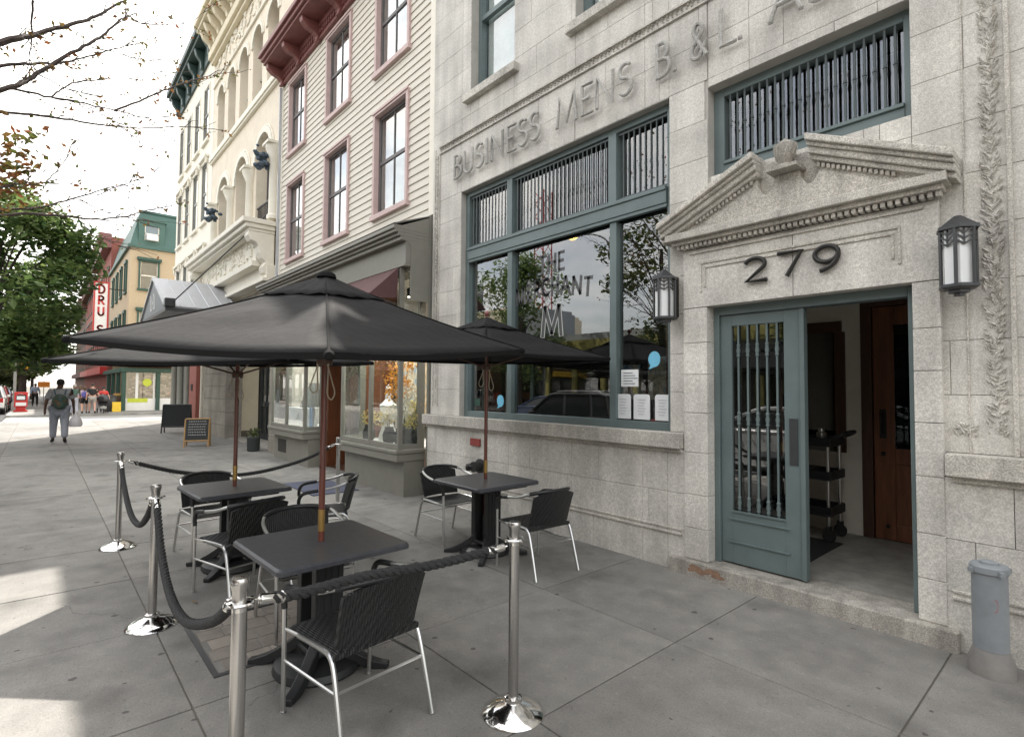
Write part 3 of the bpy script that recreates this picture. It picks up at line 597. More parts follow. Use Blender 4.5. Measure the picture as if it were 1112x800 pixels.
g.build('grille', 'green', leaf, smooth=True)
MB().box(dx1-.095,dx1-.03,y-.038,y-.029,1.06,1.44).build('push_plate', 'dgrey', leaf)
# vestibule
vx0, vx1, vy = -2.64, -.55, 6.62
b = MB(); b.box(vx0,vx1,BY+.25,vy,.08,.135); b.build('vestibule_floor', 'floor_in', bank)
MB().box(-2.6,-1.86,BY+.40,6.1,.1355,.142).build('floor_mat', 'matdark', bank)
b = MB(); b.box(vx0,-1.82,vy,vy+.1,.08,3.4); b.box(vx0-.1,vx0,BY+.31,vy+.1,.08,3.4); b.box(vx1,vx1+.1,BY+.31,vy+.1,.08,3.4); b.box(vx0,vx1,BY+.31,vy+.1,3.3,3.4); b.box(-.75,vx1,vy,vy+.1,.08,3.3); b.box(-1.82,-.75,vy,vy+.1,2.72,3.3)
b.build('vestibule_wall', 'interior_wall', bank)
b = MB(); b.box(-1.82,-1.72,vy-.03,vy+.06,.136,2.72); b.box(-.85,-.75,vy-.03,vy+.06,.136,2.72); b.box(-1.72,-.85,vy-.03,vy+.06,2.56,2.72); b.build('inner_door_frame', 'wood_brown', bank, bevel=.005)
d = MB(); wall(d, -1.715,-.855,.14,2.555,[(-1.53,-1.04,1.08,2.36),(-1.53,-1.04,.30,.92)], vy, vy+.045); di = d.build('inner_door', 'wood_red', bank, bevel=.006)
MB().box(-1.53,-1.04,vy+.02,vy+.03,1.08,2.36).build('pane', 'glass_dark', di); MB().box(-1.53,-1.04,vy+.015,vy+.03,.30,.92).build('panel', 'wood_red', di)
g = MB(); g.box(-1.66,-1.60,vy-.012,vy,1.18,1.48); g.tube([(-1.63,vy-.012,1.22),(-1.63,vy-.05,1.26),(-1.63,vy-.05,1.40),(-1.63,vy-.012,1.44)], .012, 8); g.ball((-1.63,vy-.02,1.02), .022); g.ball((-1.6,vy-.02,.28),.02); g.build('handle', 'dark_metal', di, smooth=True)
b = MB(); b.box(-2.62,-2.0,vy-.03,vy-.002,2.32,2.44); b.box(-2.07,-1.97,vy-.03,vy-.002,1.0,2.319); b.build('inner_window_frame', 'wood_brown', bank)
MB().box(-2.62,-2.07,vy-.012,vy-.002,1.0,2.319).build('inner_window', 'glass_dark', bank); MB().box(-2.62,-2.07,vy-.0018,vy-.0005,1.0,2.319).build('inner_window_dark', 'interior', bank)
# ---- wall lanterns
def lantern(label, x):
    t = thing('wall_lantern', label, 'lantern', (x, BY-.17, 2.32), 'lanterns flanking the doorway')
    n = 6; r = .095; pr = lambda k: (x+r*cos(2*pi*k/n+pi/6), BY-.17+r*sin(2*pi*k/n+pi/6))
    b = MB(); b.box(x-.05,x+.05,BY-.09,BY-.001,2.36,2.74); b.box(x-.03,x+.03,BY-.12,BY-.0005,2.40,2.46); b.box(x-.03,x+.03,BY-.12,BY-.0005,2.62,2.68); b.build('bracket', 'dark_metal', t, bevel=.004)
    b = MB(); b.lathe([(.118,2.70-2.32),(.118,.40),(.105,.405),(.02,.475),(0,.48)], (x,BY-.17,2.32), 6, (0,0,1)); b.build('roof', 'dgrey', t)
    b = MB(); b.lathe([(0,-.045),(.03,-.04),(.03,-.025),(.06,-.02),(.06,-.005),(.09,.0),(.112,.012),(.112,.03)], (x,BY-.17,2.32), 6); b.build('finial', 'dgrey', t)
    b = MB()
    for k in range(n): p = pr(k); b.tube([(p[0],p[1],2.345),(p[0],p[1],2.705)], .011, 5)
    for k in range(n):
        p, q = Vector((*pr(k),0)), Vector((*pr(k+1),0)); m_ = (p+q)/2; t_ = (q-p).normalized(); nn = (m_-Vector((x,BY-.17,0))).normalized()
        for zz in (2.68,2.645,2.61):
            for s in (-1,1):
                c = m_+t_*s*.021+nn*.003+Vector((0,0,zz)); dd = (t_*s*.024+Vector((0,0,.016))); b.obox(c, dd, nn*.003, dd.cross(nn).normalized()*.0055)
        b.obox(m_+nn*.003+Vector((0,0,2.65)), t_*.004, nn*.003, Vector((0,0,.055)))
    b.build('frame', 'dgrey', t)
    b = MB(); b.lathe([(r*.9,.028),(r*.9,.385)], (x,BY-.17,2.32), 6); b.build('glass_shade', 'frost', t)
lantern('dark metal wall lantern with frosted panes right of the doorway, by the carved strip', -.655)
lantern('dark metal wall lantern with frosted panes between the shop window and the doorway', -2.80)
# ---- small things on or by the wall
st = thing('standpipe', 'squat grey painted pipe with flared foot and capped top, red scrawl on its side', 'standpipe', (-.535, 4.30, 0))
cx, cy = -.535, 4.30
b = MB(); b.lathe([(.085,.15),(.085,.60),(.087,.61)], (cx,cy,0), 28); b.build('barrel', 'greypaint', st, smooth=True)
b = MB(); b.lathe([(.112,-.02),(.112,.07),(.081,.155)], (cx,cy,0), 28); b.build('foot', 'pipe_low', st, smooth=True)
b = MB(); b.lathe([(.088,.59),(.094,.598),(.094,.632),(.088,.64),(.045,.644),(.045,.656),(.035,.66)], (cx,cy,0), 28)
for a in (.7,2.3,3.9,5.4): b.obox((cx+.096*cos(a),cy+.096*sin(a),.608),(.018*cos(a),.018*sin(a),0),(-.011*sin(a),.011*cos(a),0),(0,0,.014))
b.build('cap', 'greypaint', st, smooth=True, angle=30)
b = MB(); a0 = -1.75
b.tube([(cx+.0815*cos(a0+.6+.12*sin(t)), cy+.0815*sin(a0+.6+.12*sin(t)), .42+.035*cos(t)) for t in [k*.35-.6 for k in range(13)]], .004, 5); b.build('scrawl', 'redpaint', st)
tag(MB().box(-5.93,-5.72,BY-.075,BY-.0505,.885,.985).build('plaque', 'redplaque', bevel=.003), 'small dull red plaque on the granite wall below the window ledge', 'plaque')
si = thing('fire_connection', 'black fire hose connection on the granite base behind the table', 'fire connection', (-5.72,BY-.06,.62))
b = MB(); b.lathe([(.0,0),(.10,0),(.10,.02),(.06,.03),(.055,.10),(.07,.10),(.07,.13),(0,.135)], (-5.72,BY-.05,.62), 18, (0,-1,0)); b.build('flange', 'black', si, smooth=True, angle=30)
b = MB()
b.lathe([(.035,0),(.035,.09),(.05,.09),(.05,.13),(0,.135)], (-5.72,BY-.13,.62), 14, (-.8,-.5,-.1)); b.build('inlet', 'black', si, smooth=True, angle=30)
# stickers and papers inside the big window
gy = BY+.15+.008
def bubble(name, label, cx, cz, r):
    pts = [(cx+r*cos(a), cz+r*1.15*sin(a)) for a in [R_(d) for d in range(-95,236,12)]]+[(cx-r*.95, cz-r*1.5)]
    tag(MB().prism(pts, 1, gy-.003, gy).build(name, 'ltblue'), label, 'sticker', 'blue speech bubble stickers')
bubble('window_sticker', 'sky blue speech bubble sticker on the glass, above the white notice', -3.13, 1.98, .07)
bubble('window_sticker', 'sky blue speech bubble sticker low on the glass, left of a green mullion', -5.56, 1.50, .07)
tag(MB().box(-6.13,-6.01,gy-.003,gy,1.42,1.52).build('decal_sticker', 'green_trim'), 'small green and white sticker in the lower left corner of the big window', 'sticker')
no = thing('paper_notice', 'small white paper notice with dark typed lines taped to the window glass', 'notice', (-3.43,gy,1.8))
MB().box(-3.545,-3.325,gy-.003,gy,1.70,1.88).build('sheet', 'paper', no); b = MB()
for k in range(5): b.box(-3.515,-3.515+.12+.03*((k*7) % 3),gy-.0045,gy-.003,1.84-.028*k,1.847-.028*k)
b.build('print', 'dgrey', no)
for k, (xx, lab) in enumerate(((-3.50,'white menu sheet in the window, left of three, with pale print'),(-3.265,'white menu sheet in the window, middle of three, with a small crest'),(-3.02,'white menu sheet in the window, right of three, beside the stone pier'))):
    t = thing('menu_sheet', lab, 'menu', (xx,gy+.02,1.35), 'menu sheets standing in the shop window'); c = .02; h = .10 if k < 2 else .085
    MB().prism([(xx-h,1.36),(xx+h,1.36),(xx+h,1.62-c),(xx+h-c,1.62),(xx-h+c,1.62),(xx-h,1.62-c)], 1, gy-.030, gy-.026).build('sheet', 'paper', t)
    b = MB()
    for q in range(6): b.box(xx-.05+.01*(q % 2), xx+.05-.012*(q % 3), gy-.0325, gy-.0302, 1.56-.03*q, 1.566-.03*q)
    b.build('print', 'zinc', t)
# service cart in the vestibule
ct = thing('service_cart', 'black three shelf service cart with silver posts and casters inside the doorway', 'cart', (-2.35,6.2,.14))
for z in (.36,.72,1.06):
    b = MB(); X0, X1, Y0, Y1 = -2.6,-1.93,6.0,6.42; z += .04
    b.box(X0,X1,Y0,Y1,z,z+.025)
    for q in ((X0,X1,Y0,Y0+.02),(X0,X1,Y1-.02,Y1),(X0,X0+.02,Y0+.02,Y1-.02),(X1-.02,X1,Y0+.02,Y1-.02)): b.box(*q,z+.025,z+.09)
    b.build('shelf', 'black', ct, bevel=.006)
for px_ in (-2.55,-1.97):
    for py_ in (6.04,6.38):
        MB().tube([(px_,py_,.28),(px_,py_,1.12)], .017, 10).build('post', 'alu', ct, smooth=True)
        b = MB(); b.lathe([(.06,-.016),(.065,0),(.06,.016)], (px_,py_,.205), 16, (0,1,0)); b.box(px_-.025,px_+.025,py_-.024,py_+.024,.26,.30); b.build('caster', 'rubber', ct, smooth=True, angle=30)
b = MB(); b.tube(smoothpath([(-1.95,6.03,1.18),(-1.86,6.03,1.22),(-1.82,6.06,1.25),(-1.82,6.36,1.25),(-1.86,6.39,1.22),(-1.95,6.39,1.18)],4), .018, 8); b.build('handle', 'black', ct, smooth=True)
tag(MB().box(-2.5,-2.2,6.08,6.36,1.125,1.15).build('tray', 'paper', bevel=.005), 'pale tray lying on the top shelf of the service cart', 'tray')
tag(MB().lathe([(.0,0),(.045,0),(.05,.10),(.03,.12),(.03,.15)], (-2.08,6.2,1.125), 16).build('jug', 'alu', smooth=True), 'small silver jug standing on the top shelf of the service cart', 'jug')
tag(MB().box(-2.55,-2.15,6.06,6.37,.785,.86).build('bus_tub', 'black', bevel=.01), 'black tub on the middle shelf of the service cart', 'tub')
# ------------------------------------------------------------------ cafe furniture
def rrect(hx, hy, r, n=5):
    pts = []
    for cx_, cy_, a0 in ((hx-r,hy-r,0),(-hx+r,hy-r,90),(-hx+r,-hy+r,180),(hx-r,-hy+r,270)):
        for k in range(n+1): a = R_(a0+90*k/n); pts.append((cx_+r*cos(a), cy_+r*sin(a)))
    return pts
def make_table(label):
    t = thing('cafe_table', label, 'table', (0,0,0), 'black cafe tables')
    b = MB(); h = .39
    lo, mid, hi = rrect(h-.02,h-.02,.03), rrect(h,h,.04), rrect(h-.012,h-.012,.035); n = len(lo); i = len(b.v)
    for pts, z in ((lo,.700),(mid,.706),(mid,.728),(hi,.74)): b.v += [(p[0],p[1],z) for p in pts]
    b.f.append(tuple(range(n-1,-1,-1))); b.f.append(tuple(range(3*n,4*n)))
    for r in range(3):
        for k in range(n): b.f.append((r*n+k, r*n+(k+1) % n, (r+1)*n+(k+1) % n, (r+1)*n+k))
    b.build('tabletop', 'black_top', t, smooth=True, angle=35)
    MB().box(-.3,.3,-.3,.3,.672,.7).build('apron', 'black', t, bevel=.01)
    for s in (-1,1):
        b = MB(); b.prism([(s*.105-.03*1,-.085),(s*.105+.03,-.085),(s*.105+.03,.085),(s*.105-.03,.085)], 2, .13, .672)
        for k in range(4): b.box(s*.135-.006, s*.135+.006, -.07+k*.04, -.05+k*.04, .15, .66)
        b.build('column', 'black', t, bevel=.004)
    for sx in (-1,1):
        for sy in (-1,1):
            b = MB(); m = 8; i = len(b.v); d = Vector((sx*.30, sy*.30)); e = Vector((-d.y, d.x)).normalized()
            for k in range(m+1):
                u = k/m; p = Vector((sx*.09, sy*.05))*(1-u)+d*u; zt = .17*(1-u)**1.6+.035; zb = max(.0, zt-.05-.03*(1-u)) if u < .86 else 0; wd = .032-.006*u
                for s, z in ((-1,zb),(1,zb),(1,zt),(-1,zt)): b.v.append((p.x+e.x*wd*s, p.y+e.y*wd*s, z))
            for k in range(m):
                for q in range(4): b.f.append((i+k*4+q, i+k*4+(q+1) % 4, i+k*4+4+(q+1) % 4, i+k*4+4+q))
            b.f += [(i+3,i+2,i+1,i), (i+m*4,i+m*4+1,i+m*4+2,i+m*4+3)]
            b.build('leg', 'black', t, bevel=.006)
    b = MB(); b.box(-.14,.14,-.10,.10,.105,.14); b.build('foot_hub', 'black', t, bevel=.012)
    return t
T = [(-3.22,1.31,.03), (-5.49,1.40,.05), (-4.29,3.45,.0)]
TL = ['black square cafe table nearest the camera, behind the roped stanchion','black square cafe table farthest up the sidewalk, with three chairs round it','black square cafe table beside the granite wall under the big window']
tb = make_table(TL[0]); tb.location = (T[0][0],T[0][1],0); tb.rotation_euler.z = T[0][2]
for (x,y,a),l in list(zip(T,TL))[1:]: copytree(tb,(x,y,0),a,l)

def make_chair(label):
    t = thing('cafe_chair', label, 'chair', (0,0,0), 'woven cafe chairs with aluminium frames')
    # seat: padded woven slab, dished
    b = MB(); n = 10; m = 10; i = 0
    for lay in (0,1):
        for a in range(n+1):
            for c in range(m+1):
                u = a/n*2-1; v = c/m*2-1; x = u*.225+.01; y = v*(.235-.012*u)
                ed = max(abs(u),abs(v))**4; z = .447-.016*(1-u*u)*(1-v*v)-.012*ed-(.028 if lay else 0); b.v.append((x,y,z))
    k = (n+1)*(m+1)
    for a in range(n):
        for c in range(m):
            q = a*(m+1)+c; b.f.append((q,q+m+1,q+m+2,q+1)); b.f.append((k+q,k+q+1,k+q+m+2,k+q+m+1))
    ring = [c for c in range(m)]+[a*(m+1)+m for a in range(n)]+[n*(m+1)+c for c in range(m,0,-1)]+[a*(m+1) for a in range(n,0,-1)]
    for p, q in zip(ring, ring[1:]+ring[:1]): b.f.append((p,q,q+k,p+k))
    b.build('seat', 'weave', t, smooth=True)
    # back: curved woven panel
    b = MB(); n = 14; m = 8
    for lay in (0,1):
        for a in range(n+1):
            for c in range(m+1):
                v = a/n*2-1; h = c/m; z = .45+.30*h; x = -.205-.075*h-.05*(1-v*v)+(.0 if lay else .022); y = v*(.225+.012*h); z -= .02*h*h*abs(v)**3*2
                b.v.append((x,y,z))
    k = (n+1)*(m+1)
    for a in range(n):
        for c in range(m):
            q = a*(m+1)+c; b.f.append((q,q+1,q+m+2,q+m+1)); b.f.append((k+q,k+q+m+1,k+q+m+2,k+q+1))
    ring = [c for c in range(m)]+[a*(m+1)+m for a in range(n)]+[n*(m+1)+c for c in range(m,0,-1)]+[a*(m+1) for a in range(n,0,-1)]
    for p, q in zip(ring, ring[1:]+ring[:1]): b.f.append((p,p+k,q+k,q))
    b.build('backrest', 'weave', t, smooth=True)
    # top tube: arms sweeping round the back
    arm = smoothpath([(.235,.262,.52),(.232,.268,.60),(.19,.272,.652),(.06,.272,.672),(-.10,.265,.70),(-.21,.235,.735),(-.29,.14,.757),(-.325,0,.762)],4)
    full = arm+[Vector((p.x,-p.y,p.z)) for p in arm[-2::-1]]
    b = MB(); b.tube(full, .0125, 8); b.build('arm_frame', 'alu', t, smooth=True)
    for s in (-1,1):
        pts = [Vector((p.x,p.y*s,p.z)) for p in arm[1:13]]; b = MB(); b.tube(pts, .0165, 8); b.build('arm_sleeve', 'black', t, smooth=True)
    b = MB(); b.tube([Vector((p.x,p.y,p.z+.0)) for p in full[20:-20]], .017, 8); b.build('back_sleeve', 'black', t, smooth=True)
    for s in (-1,1):
        b = MB(); b.tube([(.235,s*.262,.53),(.24,s*.258,.25),(.245,s*.255,.008)], .0125, 8); b.lathe([(.014,0),(.015,.012)], (.245,s*.255,0), 8); b.build('leg', 'alu', t, smooth=True)
        b = MB(); b.tube(smoothpath([(.12,s*.243,.425),(-.12,s*.243,.432),(-.19,s*.245,.415),(-.235,s*.247,.33),(-.325,s*.255,.006)],4), .0125, 8); b.lathe([(.014,0),(.015,.012)], (-.325,s*.255,0), 8); b.build('leg', 'alu', t, smooth=True)
    b = MB()
    for s in (-1,1): b.tube([(.242,s*.258,.27),(-.255,s*.248,.27)], .008, 6); b.tube([(.238,s*.258,.43),(.11,s*.243,.427)], .009, 6)
    b.tube([(-.25,-.248,.275),(-.25,.248,.275)], .008, 6); b.tube([(.238,-.258,.42),(.238,.258,.42)], .008, 6); b.build('stretcher', 'alu', t, smooth=True)
    return t
CH = [(-2.66,1.27,pi+.12,'woven black chair in front, its back to the camera, drawn up to the nearest table'),
 (-3.84,1.46,-.06,'woven black chair across the nearest table, only its rounded back showing above it'),
 (-4.84,1.30,pi+.25,'woven black chair with its back to the camera at the farthest table'),
 (-6.08,1.36,.10,'woven black chair facing the camera from behind the farthest table'),
 (-5.36,2.20,-pi/2-.35,'woven black chair at the farthest table, on its side towards the shop windows'),
 (-4.98,3.50,.0,'woven black chair against the wall table, its back towards the grey bay window'),
 (-3.66,3.53,pi-.06,'woven black chair at the wall table with its back to the doorway')]
ch = make_chair(CH[0][3]); ch.location = (*CH[0][:2],0); ch.rotation_euler.z = CH[0][2]
for x,y,a,l in CH[1:]: copytree(ch,(x,y,0),a,l)

def canopy_pt(cs, apex, i, u, v):
    """point on side i of the four cornered canopy: v from apex (0) to edge (1), u along the edge"""
    a, c = cs[i], cs[(i+1) % 4]; e = a.lerp(c, u)
    sag = 4*u*(1-u)
    p = apex.lerp(e, v); p.z += -.022*sin(pi*v)*1.0-.022*sag*v*v
    ctr = apex.lerp(e, v); inw = Vector((apex.x-e.x, apex.y-e.y, 0))*(.035*sag*v*v); p += inw
    return p
def umbrella(label, c, ang, corners, apexz, lean=(0,0), finial=True):
    t = thing('patio_umbrella', label, 'umbrella', (c[0],c[1],0), 'black table umbrellas')
    C0 = Vector((c[0],c[1],0)); apex = Vector((c[0]+lean[0],c[1]+lean[1],apexz))
    cs = [Vector((c[0]+lean[0]+r*cos(ang+k*pi/2), c[1]+lean[1]+r*sin(ang+k*pi/2), z)) for k,(r,z) in enumerate(corners)]
    b = MB(); n, m = 12, 10
    rw = random.Random(int(abs(c[0])*100))
    ph = [rw.uniform(0,6) for _ in range(4)]
    for i in range(4):
        i0 = len(b.v)
        for a in range(n+1):
            for q in range(m+1):
                v = .13+.87*q/m; p = canopy_pt(cs, apex, i, a/n, v); u = a/n
                p.z += .010*sin(7*u+ph[i]+5*v)*sin(pi*u)*sin(pi*v)+.007*sin(19*v+ph[i]+3*u)*sin(pi*u)
                b.v.append(tuple(p))
        for a in range(n):
            for q in range(m): k = i0+a*(m+1)+q; b.f.append((k,k+1,k+m+2,k+m+1))
    cano = b.build('canopy', 'canvas', t, smooth=True, thick=.003, angle=14)
    b = MB()   # stitched seams along the ridges
    for i in range(4): b.tube([tuple(canopy_pt(cs,apex,i,0,.14+.86*q/12)+Vector((0,0,.003))) for q in range(13)], .006, 6)
    b.build('seam', 'canvas_in', cano, smooth=True)
    b = MB()   # hem hanging from the edge
    for i in range(4):
        for a in range(n):
            p, q = canopy_pt(cs,apex,i,a/n,1), canopy_pt(cs,apex,i,(a+1)/n,1); d = Vector((0,0,.028)); b.quad(tuple(p),tuple(q),tuple(q-d),tuple(p-d))
    b.build('hem', 'canvas_in', cano, thick=.003)
    b = MB(); ap2 = apex+Vector((0,0,.012)); n2 = 10   # vent cap
    for i in range(4):
        i0 = len(b.v)
        for a in range(n2+1):
            for q in range(5):
                v = .0+.27*q/4; p = canopy_pt(cs, apex, i, a/n2, v); p.z += .028-.05*v+.006*sin(a*2.1+i)*q/4; b.v.append(tuple(p))
        for a in range(n2):
            for q in range(4): k = i0+a*5+q; b.f.append((k,k+1,k+6,k+5))
    b.build('vent_cap', 'canvas', t, smooth=True, thick=.003, angle=20)
    hub = apex-Vector((0,0,.10)); low = C0+Vector(lean).to_3d()*.8+Vector((0,0,apexz-.50))
    for i in range(4):
        e = cs[i]; b = MB(); b.tube([hub+Vector((0,0,.03)), e-Vector((0,0,.022))], .010, 6); r_ = b.build('rib', 'wood_brown', t, smooth=True)
        b = MB(); b.tube([low, hub.lerp(e,.55)-Vector((0,0,.02))], .008, 6); b.build('strut', 'wood_brown', r_, smooth=True)
        o = (e-apex); o.z = 0; o.normalize(); b = MB(); b.lathe([(.012,-.05),(.020,-.03),(.022,0),(.014,.016)], tuple(e-Vector((0,0,.012))), 10, tuple(o+Vector((0,0,-.15)))); b.build('corner_pocket', 'canvas_in', t, smooth=True)
    base = C0; top = apex
    P = lambda z: tuple(base.lerp(top, z/apexz))
    b = MB(); b.tube([P(.93),P(apexz-.02)], .0185, 12); b.build('pole', 'pole', t, smooth=True)
    b = MB(); b.tube([P(.80),P(.93)], .0205, 12); b.build('pole_joint', 'brass', t, smooth=True)
    b = MB(); b.tube([P(.1),P(.80)], .0185, 12); b.build('lower_pole', 'pole', t, smooth=True)
    b = MB(); b.lathe([(.25,0),(.26,.015),(.25,.05),(.20,.07),(.06,.085),(.035,.10),(.032,.36),(.03,.37)], (c[0],c[1],0), 28); b.build('base_weight', 'black', t, smooth=True, angle=35)
    for hp in (low, hub): MB().lathe([(.045,-.03),(.05,0),(.045,.03)], tuple(hp), 12).build('hub', 'wood_brown', t, smooth=True)
    if finial:
        b = MB(); b.lathe([(.012,-.02),(.012,.02)], tuple(apex+Vector((0,0,.03))), 10); b.ball(tuple(apex+Vector((0,0,.065))), .028, 14); b.build('finial', 'redcornice' if finial == 1 else 'pole', t, smooth=True)
    else:
        b = MB(); b.lathe([(.06,-.02),(.055,.0),(.03,.018),(0,.024)], tuple(apex+Vector((0,0,.03))), 14); b.build('finial', 'canvas_in', t, smooth=True)
    # pull cord hanging as a loop beside the pole
    q = Vector(low); s = Rr*.045
    for sgn, ln in ((1,.24),(-1,.20)):
        o = q+Rr*sgn*.02+Ff*-.03
        b = MB(); pts = [o, o+Rr*sgn*.035+Vector((0,0,-.5*ln)), o+Rr*sgn*.055+Vector((0,0,-.82*ln)), o+Rr*sgn*.035+Vector((0,0,-ln)), o+Rr*sgn*.01+Vector((0,0,-.85*ln)), o+Rr*sgn*.012+Vector((0,0,-.5*ln)), o+Rr*sgn*.014+Vector((0,0,-.02))]
        b.tube(smoothpath(pts,5), .0042, 6); b.build('cord', 'cord', t, smooth=True)
    return t
A0 = math.atan2(Rr.y, Rr.x)      # across the view
umbrella('black square umbrella over the nearest table, its wide canopy filling the middle of the scene', T[0][:2], A0+R_(20), [(1.30,1.945),(1.30,2.06),(1.30,1.925),(1.30,1.805)], 2.335, finial=0)
umbrella('black square umbrella over the farthest table, mostly hidden behind the nearest canopy', T[1][:2], A0+R_(-48), [(1.38,1.88),(1.38,1.95),(1.38,1.93),(1.38,1.87)], 2.28, finial=0)
umbrella('black square umbrella over the wall table, topped by a red ball finial', (T[2][0]-.05,T[2][1]+.03), A0+R_(2), [(1.28,2.0),(1.28,2.01),(1.28,2.0),(1.28,1.99)], 2.385, finial=1)

# ---- stanchions and ropes
def make_stanchion(label):
    t = thing('stanchion', label, 'stanchion', (0,0,0), 'chrome rope stanchions')
    b = MB(); b.lathe([(.158,0),(.162,.006),(.158,.014),(.13,.035),(.09,.055),(.055,.066),(.045,.07),(.045,.085),(.028,.09)], (0,0,0), 40); b.build('base', 'chrome', t, smooth=True, angle=35)
    b = MB(); b.lathe([(.0265,.08),(.0265,.86)], (0,0,0), 24); b.build('post', 'steel', t, smooth=True)
    b = MB(); b.lathe([(.0265,.858),(.027,.875),(.045,.88),(.048,.886),(.045,.892),(.029,.896)], (0,0,0), 24)
    for a in range(4): an = a*pi/2; b.tube([(.03*cos(an),.03*sin(an),.885),(.06*cos(an),.06*sin(an),.886)], .006, 6)
    b.build('collar', 'chrome', t, smooth=True, angle=35)
    b = MB(); b.lathe([(.026,.893),(.027,.93),(.034,.955),(.034,.97),(.03,.978),(0,.98)], (0,0,0), 24); b.build('cap', 'steel', t, smooth=True, angle=35)
    return t
SL = [(-2.10,1.88,'chrome stanchion standing alone in front, on the open sidewalk before the doorway'),(-2.13,.57,'chrome stanchion at the bottom edge of the picture, nearest the camera'),(-4.50,.64,'chrome stanchion on the left row, between the nearest and the farthest one'),(-6.88,.66,'chrome stanchion farthest up the sidewalk on the street side, next to the far table'),(-7.18,3.14,'chrome stanchion by the grey shop door, behind the far table')]
s0 = make_stanchion(SL[0][2]); s0.location = (*SL[0][:2],0)
for x,y,l in SL[1:]: copytree(s0,(x,y,0),random.uniform(0,1.5),l)
def rope(label, pts):
    t = thing('barrier_rope', label, 'rope', tuple(pts[0]), 'black barrier ropes')
    path = smoothpath(pts, 16); b = MB(); ln = [0]
    for p, q in zip(path, path[1:]): ln.append(ln[-1]+(q-p).length)
    tot = ln[-1]; N_ = int(tot/.012); P = []
    for k in range(N_+1):
        d = .06+(tot-.12)*k/N_; j = max(i for i in range(len(ln)) if ln[i] <= d+1e-9); j = min(j, len(path)-2); f_ = (d-ln[j])/max(1e-9, ln[j+1]-ln[j]); P.append((path[j].lerp(path[j+1], f_), d))
    for s in range(3):
        st_ = []
        for k,(p,d) in enumerate(P):
            tdir = (P[min(k+1,N_)][0]-P[max(k-1,0)][0]).normalized(); u = tdir.cross(Vector((0,0,1))); u = u.normalized() if u.length > .1 else Vector((1,0,0)); w_ = tdir.cross(u); an = d*2*pi/.11+s*2*pi/3
            st_.append(p+(u*cos(an)+w_*sin(an))*.0115)
        b.tube(st_, .0125, 7)
    b.build('strands', 'rope', t, smooth=True)
    for e0, e1 in ((path[0],P[0][0]),(path[-1],P[-1][0])):
        d = (e1-e0).normalized(); b = MB(); b.lathe([(.006,-.005),(.006,.012),(.018,.014),(.020,.02),(.020,.10),(.023,.102),(.023,.108),(.016,.11)], tuple(e0), 14, tuple(d)); b.build('end_clip', 'chrome', t, smooth=True, angle=35)
def hook(k, j, z=.885):
    a, c = Vector(SL[k][:2]), Vector(SL[j][:2]); d = (c-a).normalized()*.055; return (a.x+d.x, a.y+d.y, z)
rope('black twisted rope running low across the back of the nearest chair', [hook(1,0), (-2.16,.80,.855), (-2.20,1.1,.845), (-2.17,1.45,.83), hook(0,1,.86)])
rope('black twisted rope sagging deeply along the street side of the nearest table', [hook(1,2), (-2.5,.57,.70), (-3.0,.56,.545), (-3.55,.58,.53), (-4.05,.61,.66), hook(2,1)])
rope('black twisted rope between the two far stanchions on the street side', [hook(2,3), (-4.85,.64,.69), (-5.35,.65,.53), (-5.9,.65,.53), (-6.5,.66,.68), hook(3,2)])
rope('black twisted rope stretched behind the far table to the stanchion by the shop door', [hook(3,4), (-6.95,1.25,.70), (-7.02,1.9,.61), (-7.12,2.6,.70), hook(4,3)])
# ------------------------------------------------------------------ wooden town house with the grey shopfront
WY = 4.6; HX0, HX1 = -14.42, -7.07
wh = thing('wooden_townhouse', 'cream clapboard town house with pink window trim, oxblood cornice and grey green shopfront', 'building', (-10.7, WY, 0))
WIN = [(a, c, z0, z1) for a, c in ((-13.85,-12.66),(-11.47,-10.20),(-9.14,-7.87)) for z0, z1 in ((4.75,6.78),(7.45,9.40))]
b = MB(); z = 4.40; e = .136
while z < 9.56:
    z2 = min(z+e, 9.58)
    for a, c, d, f_ in rects(HX0+.12, HX1-.14, z, z2, WIN):
        t0 = .021*(1-(d-z)/e); t1 = .021*(1-(f_-z)/e)
        b.prism([(WY-t0, d),(WY+.04, d),(WY+.04, f_),(WY-t1-.002, f_)], 0, a, c)
    z += e
b.build('clapboard_wall', 'siding', wh)
for q in ((HX0,HX0+.119),(HX1-.139,HX1)): MB().box(*q,WY-.035,WY+.04,4.40,9.58).build('corner_board', 'cream_white', wh, bevel=.004)
MB().box(HX0+.02,HX0+.06,WY-.10,WY-.036,4.5,9.5).build('downpipe', 'zinc', wh)
b = MB(); wall(b, HX0, HX1, 4.2, 9.9, WIN, WY+.041, WY+.28); b.build('wall_core', 'interior_wall', wh)
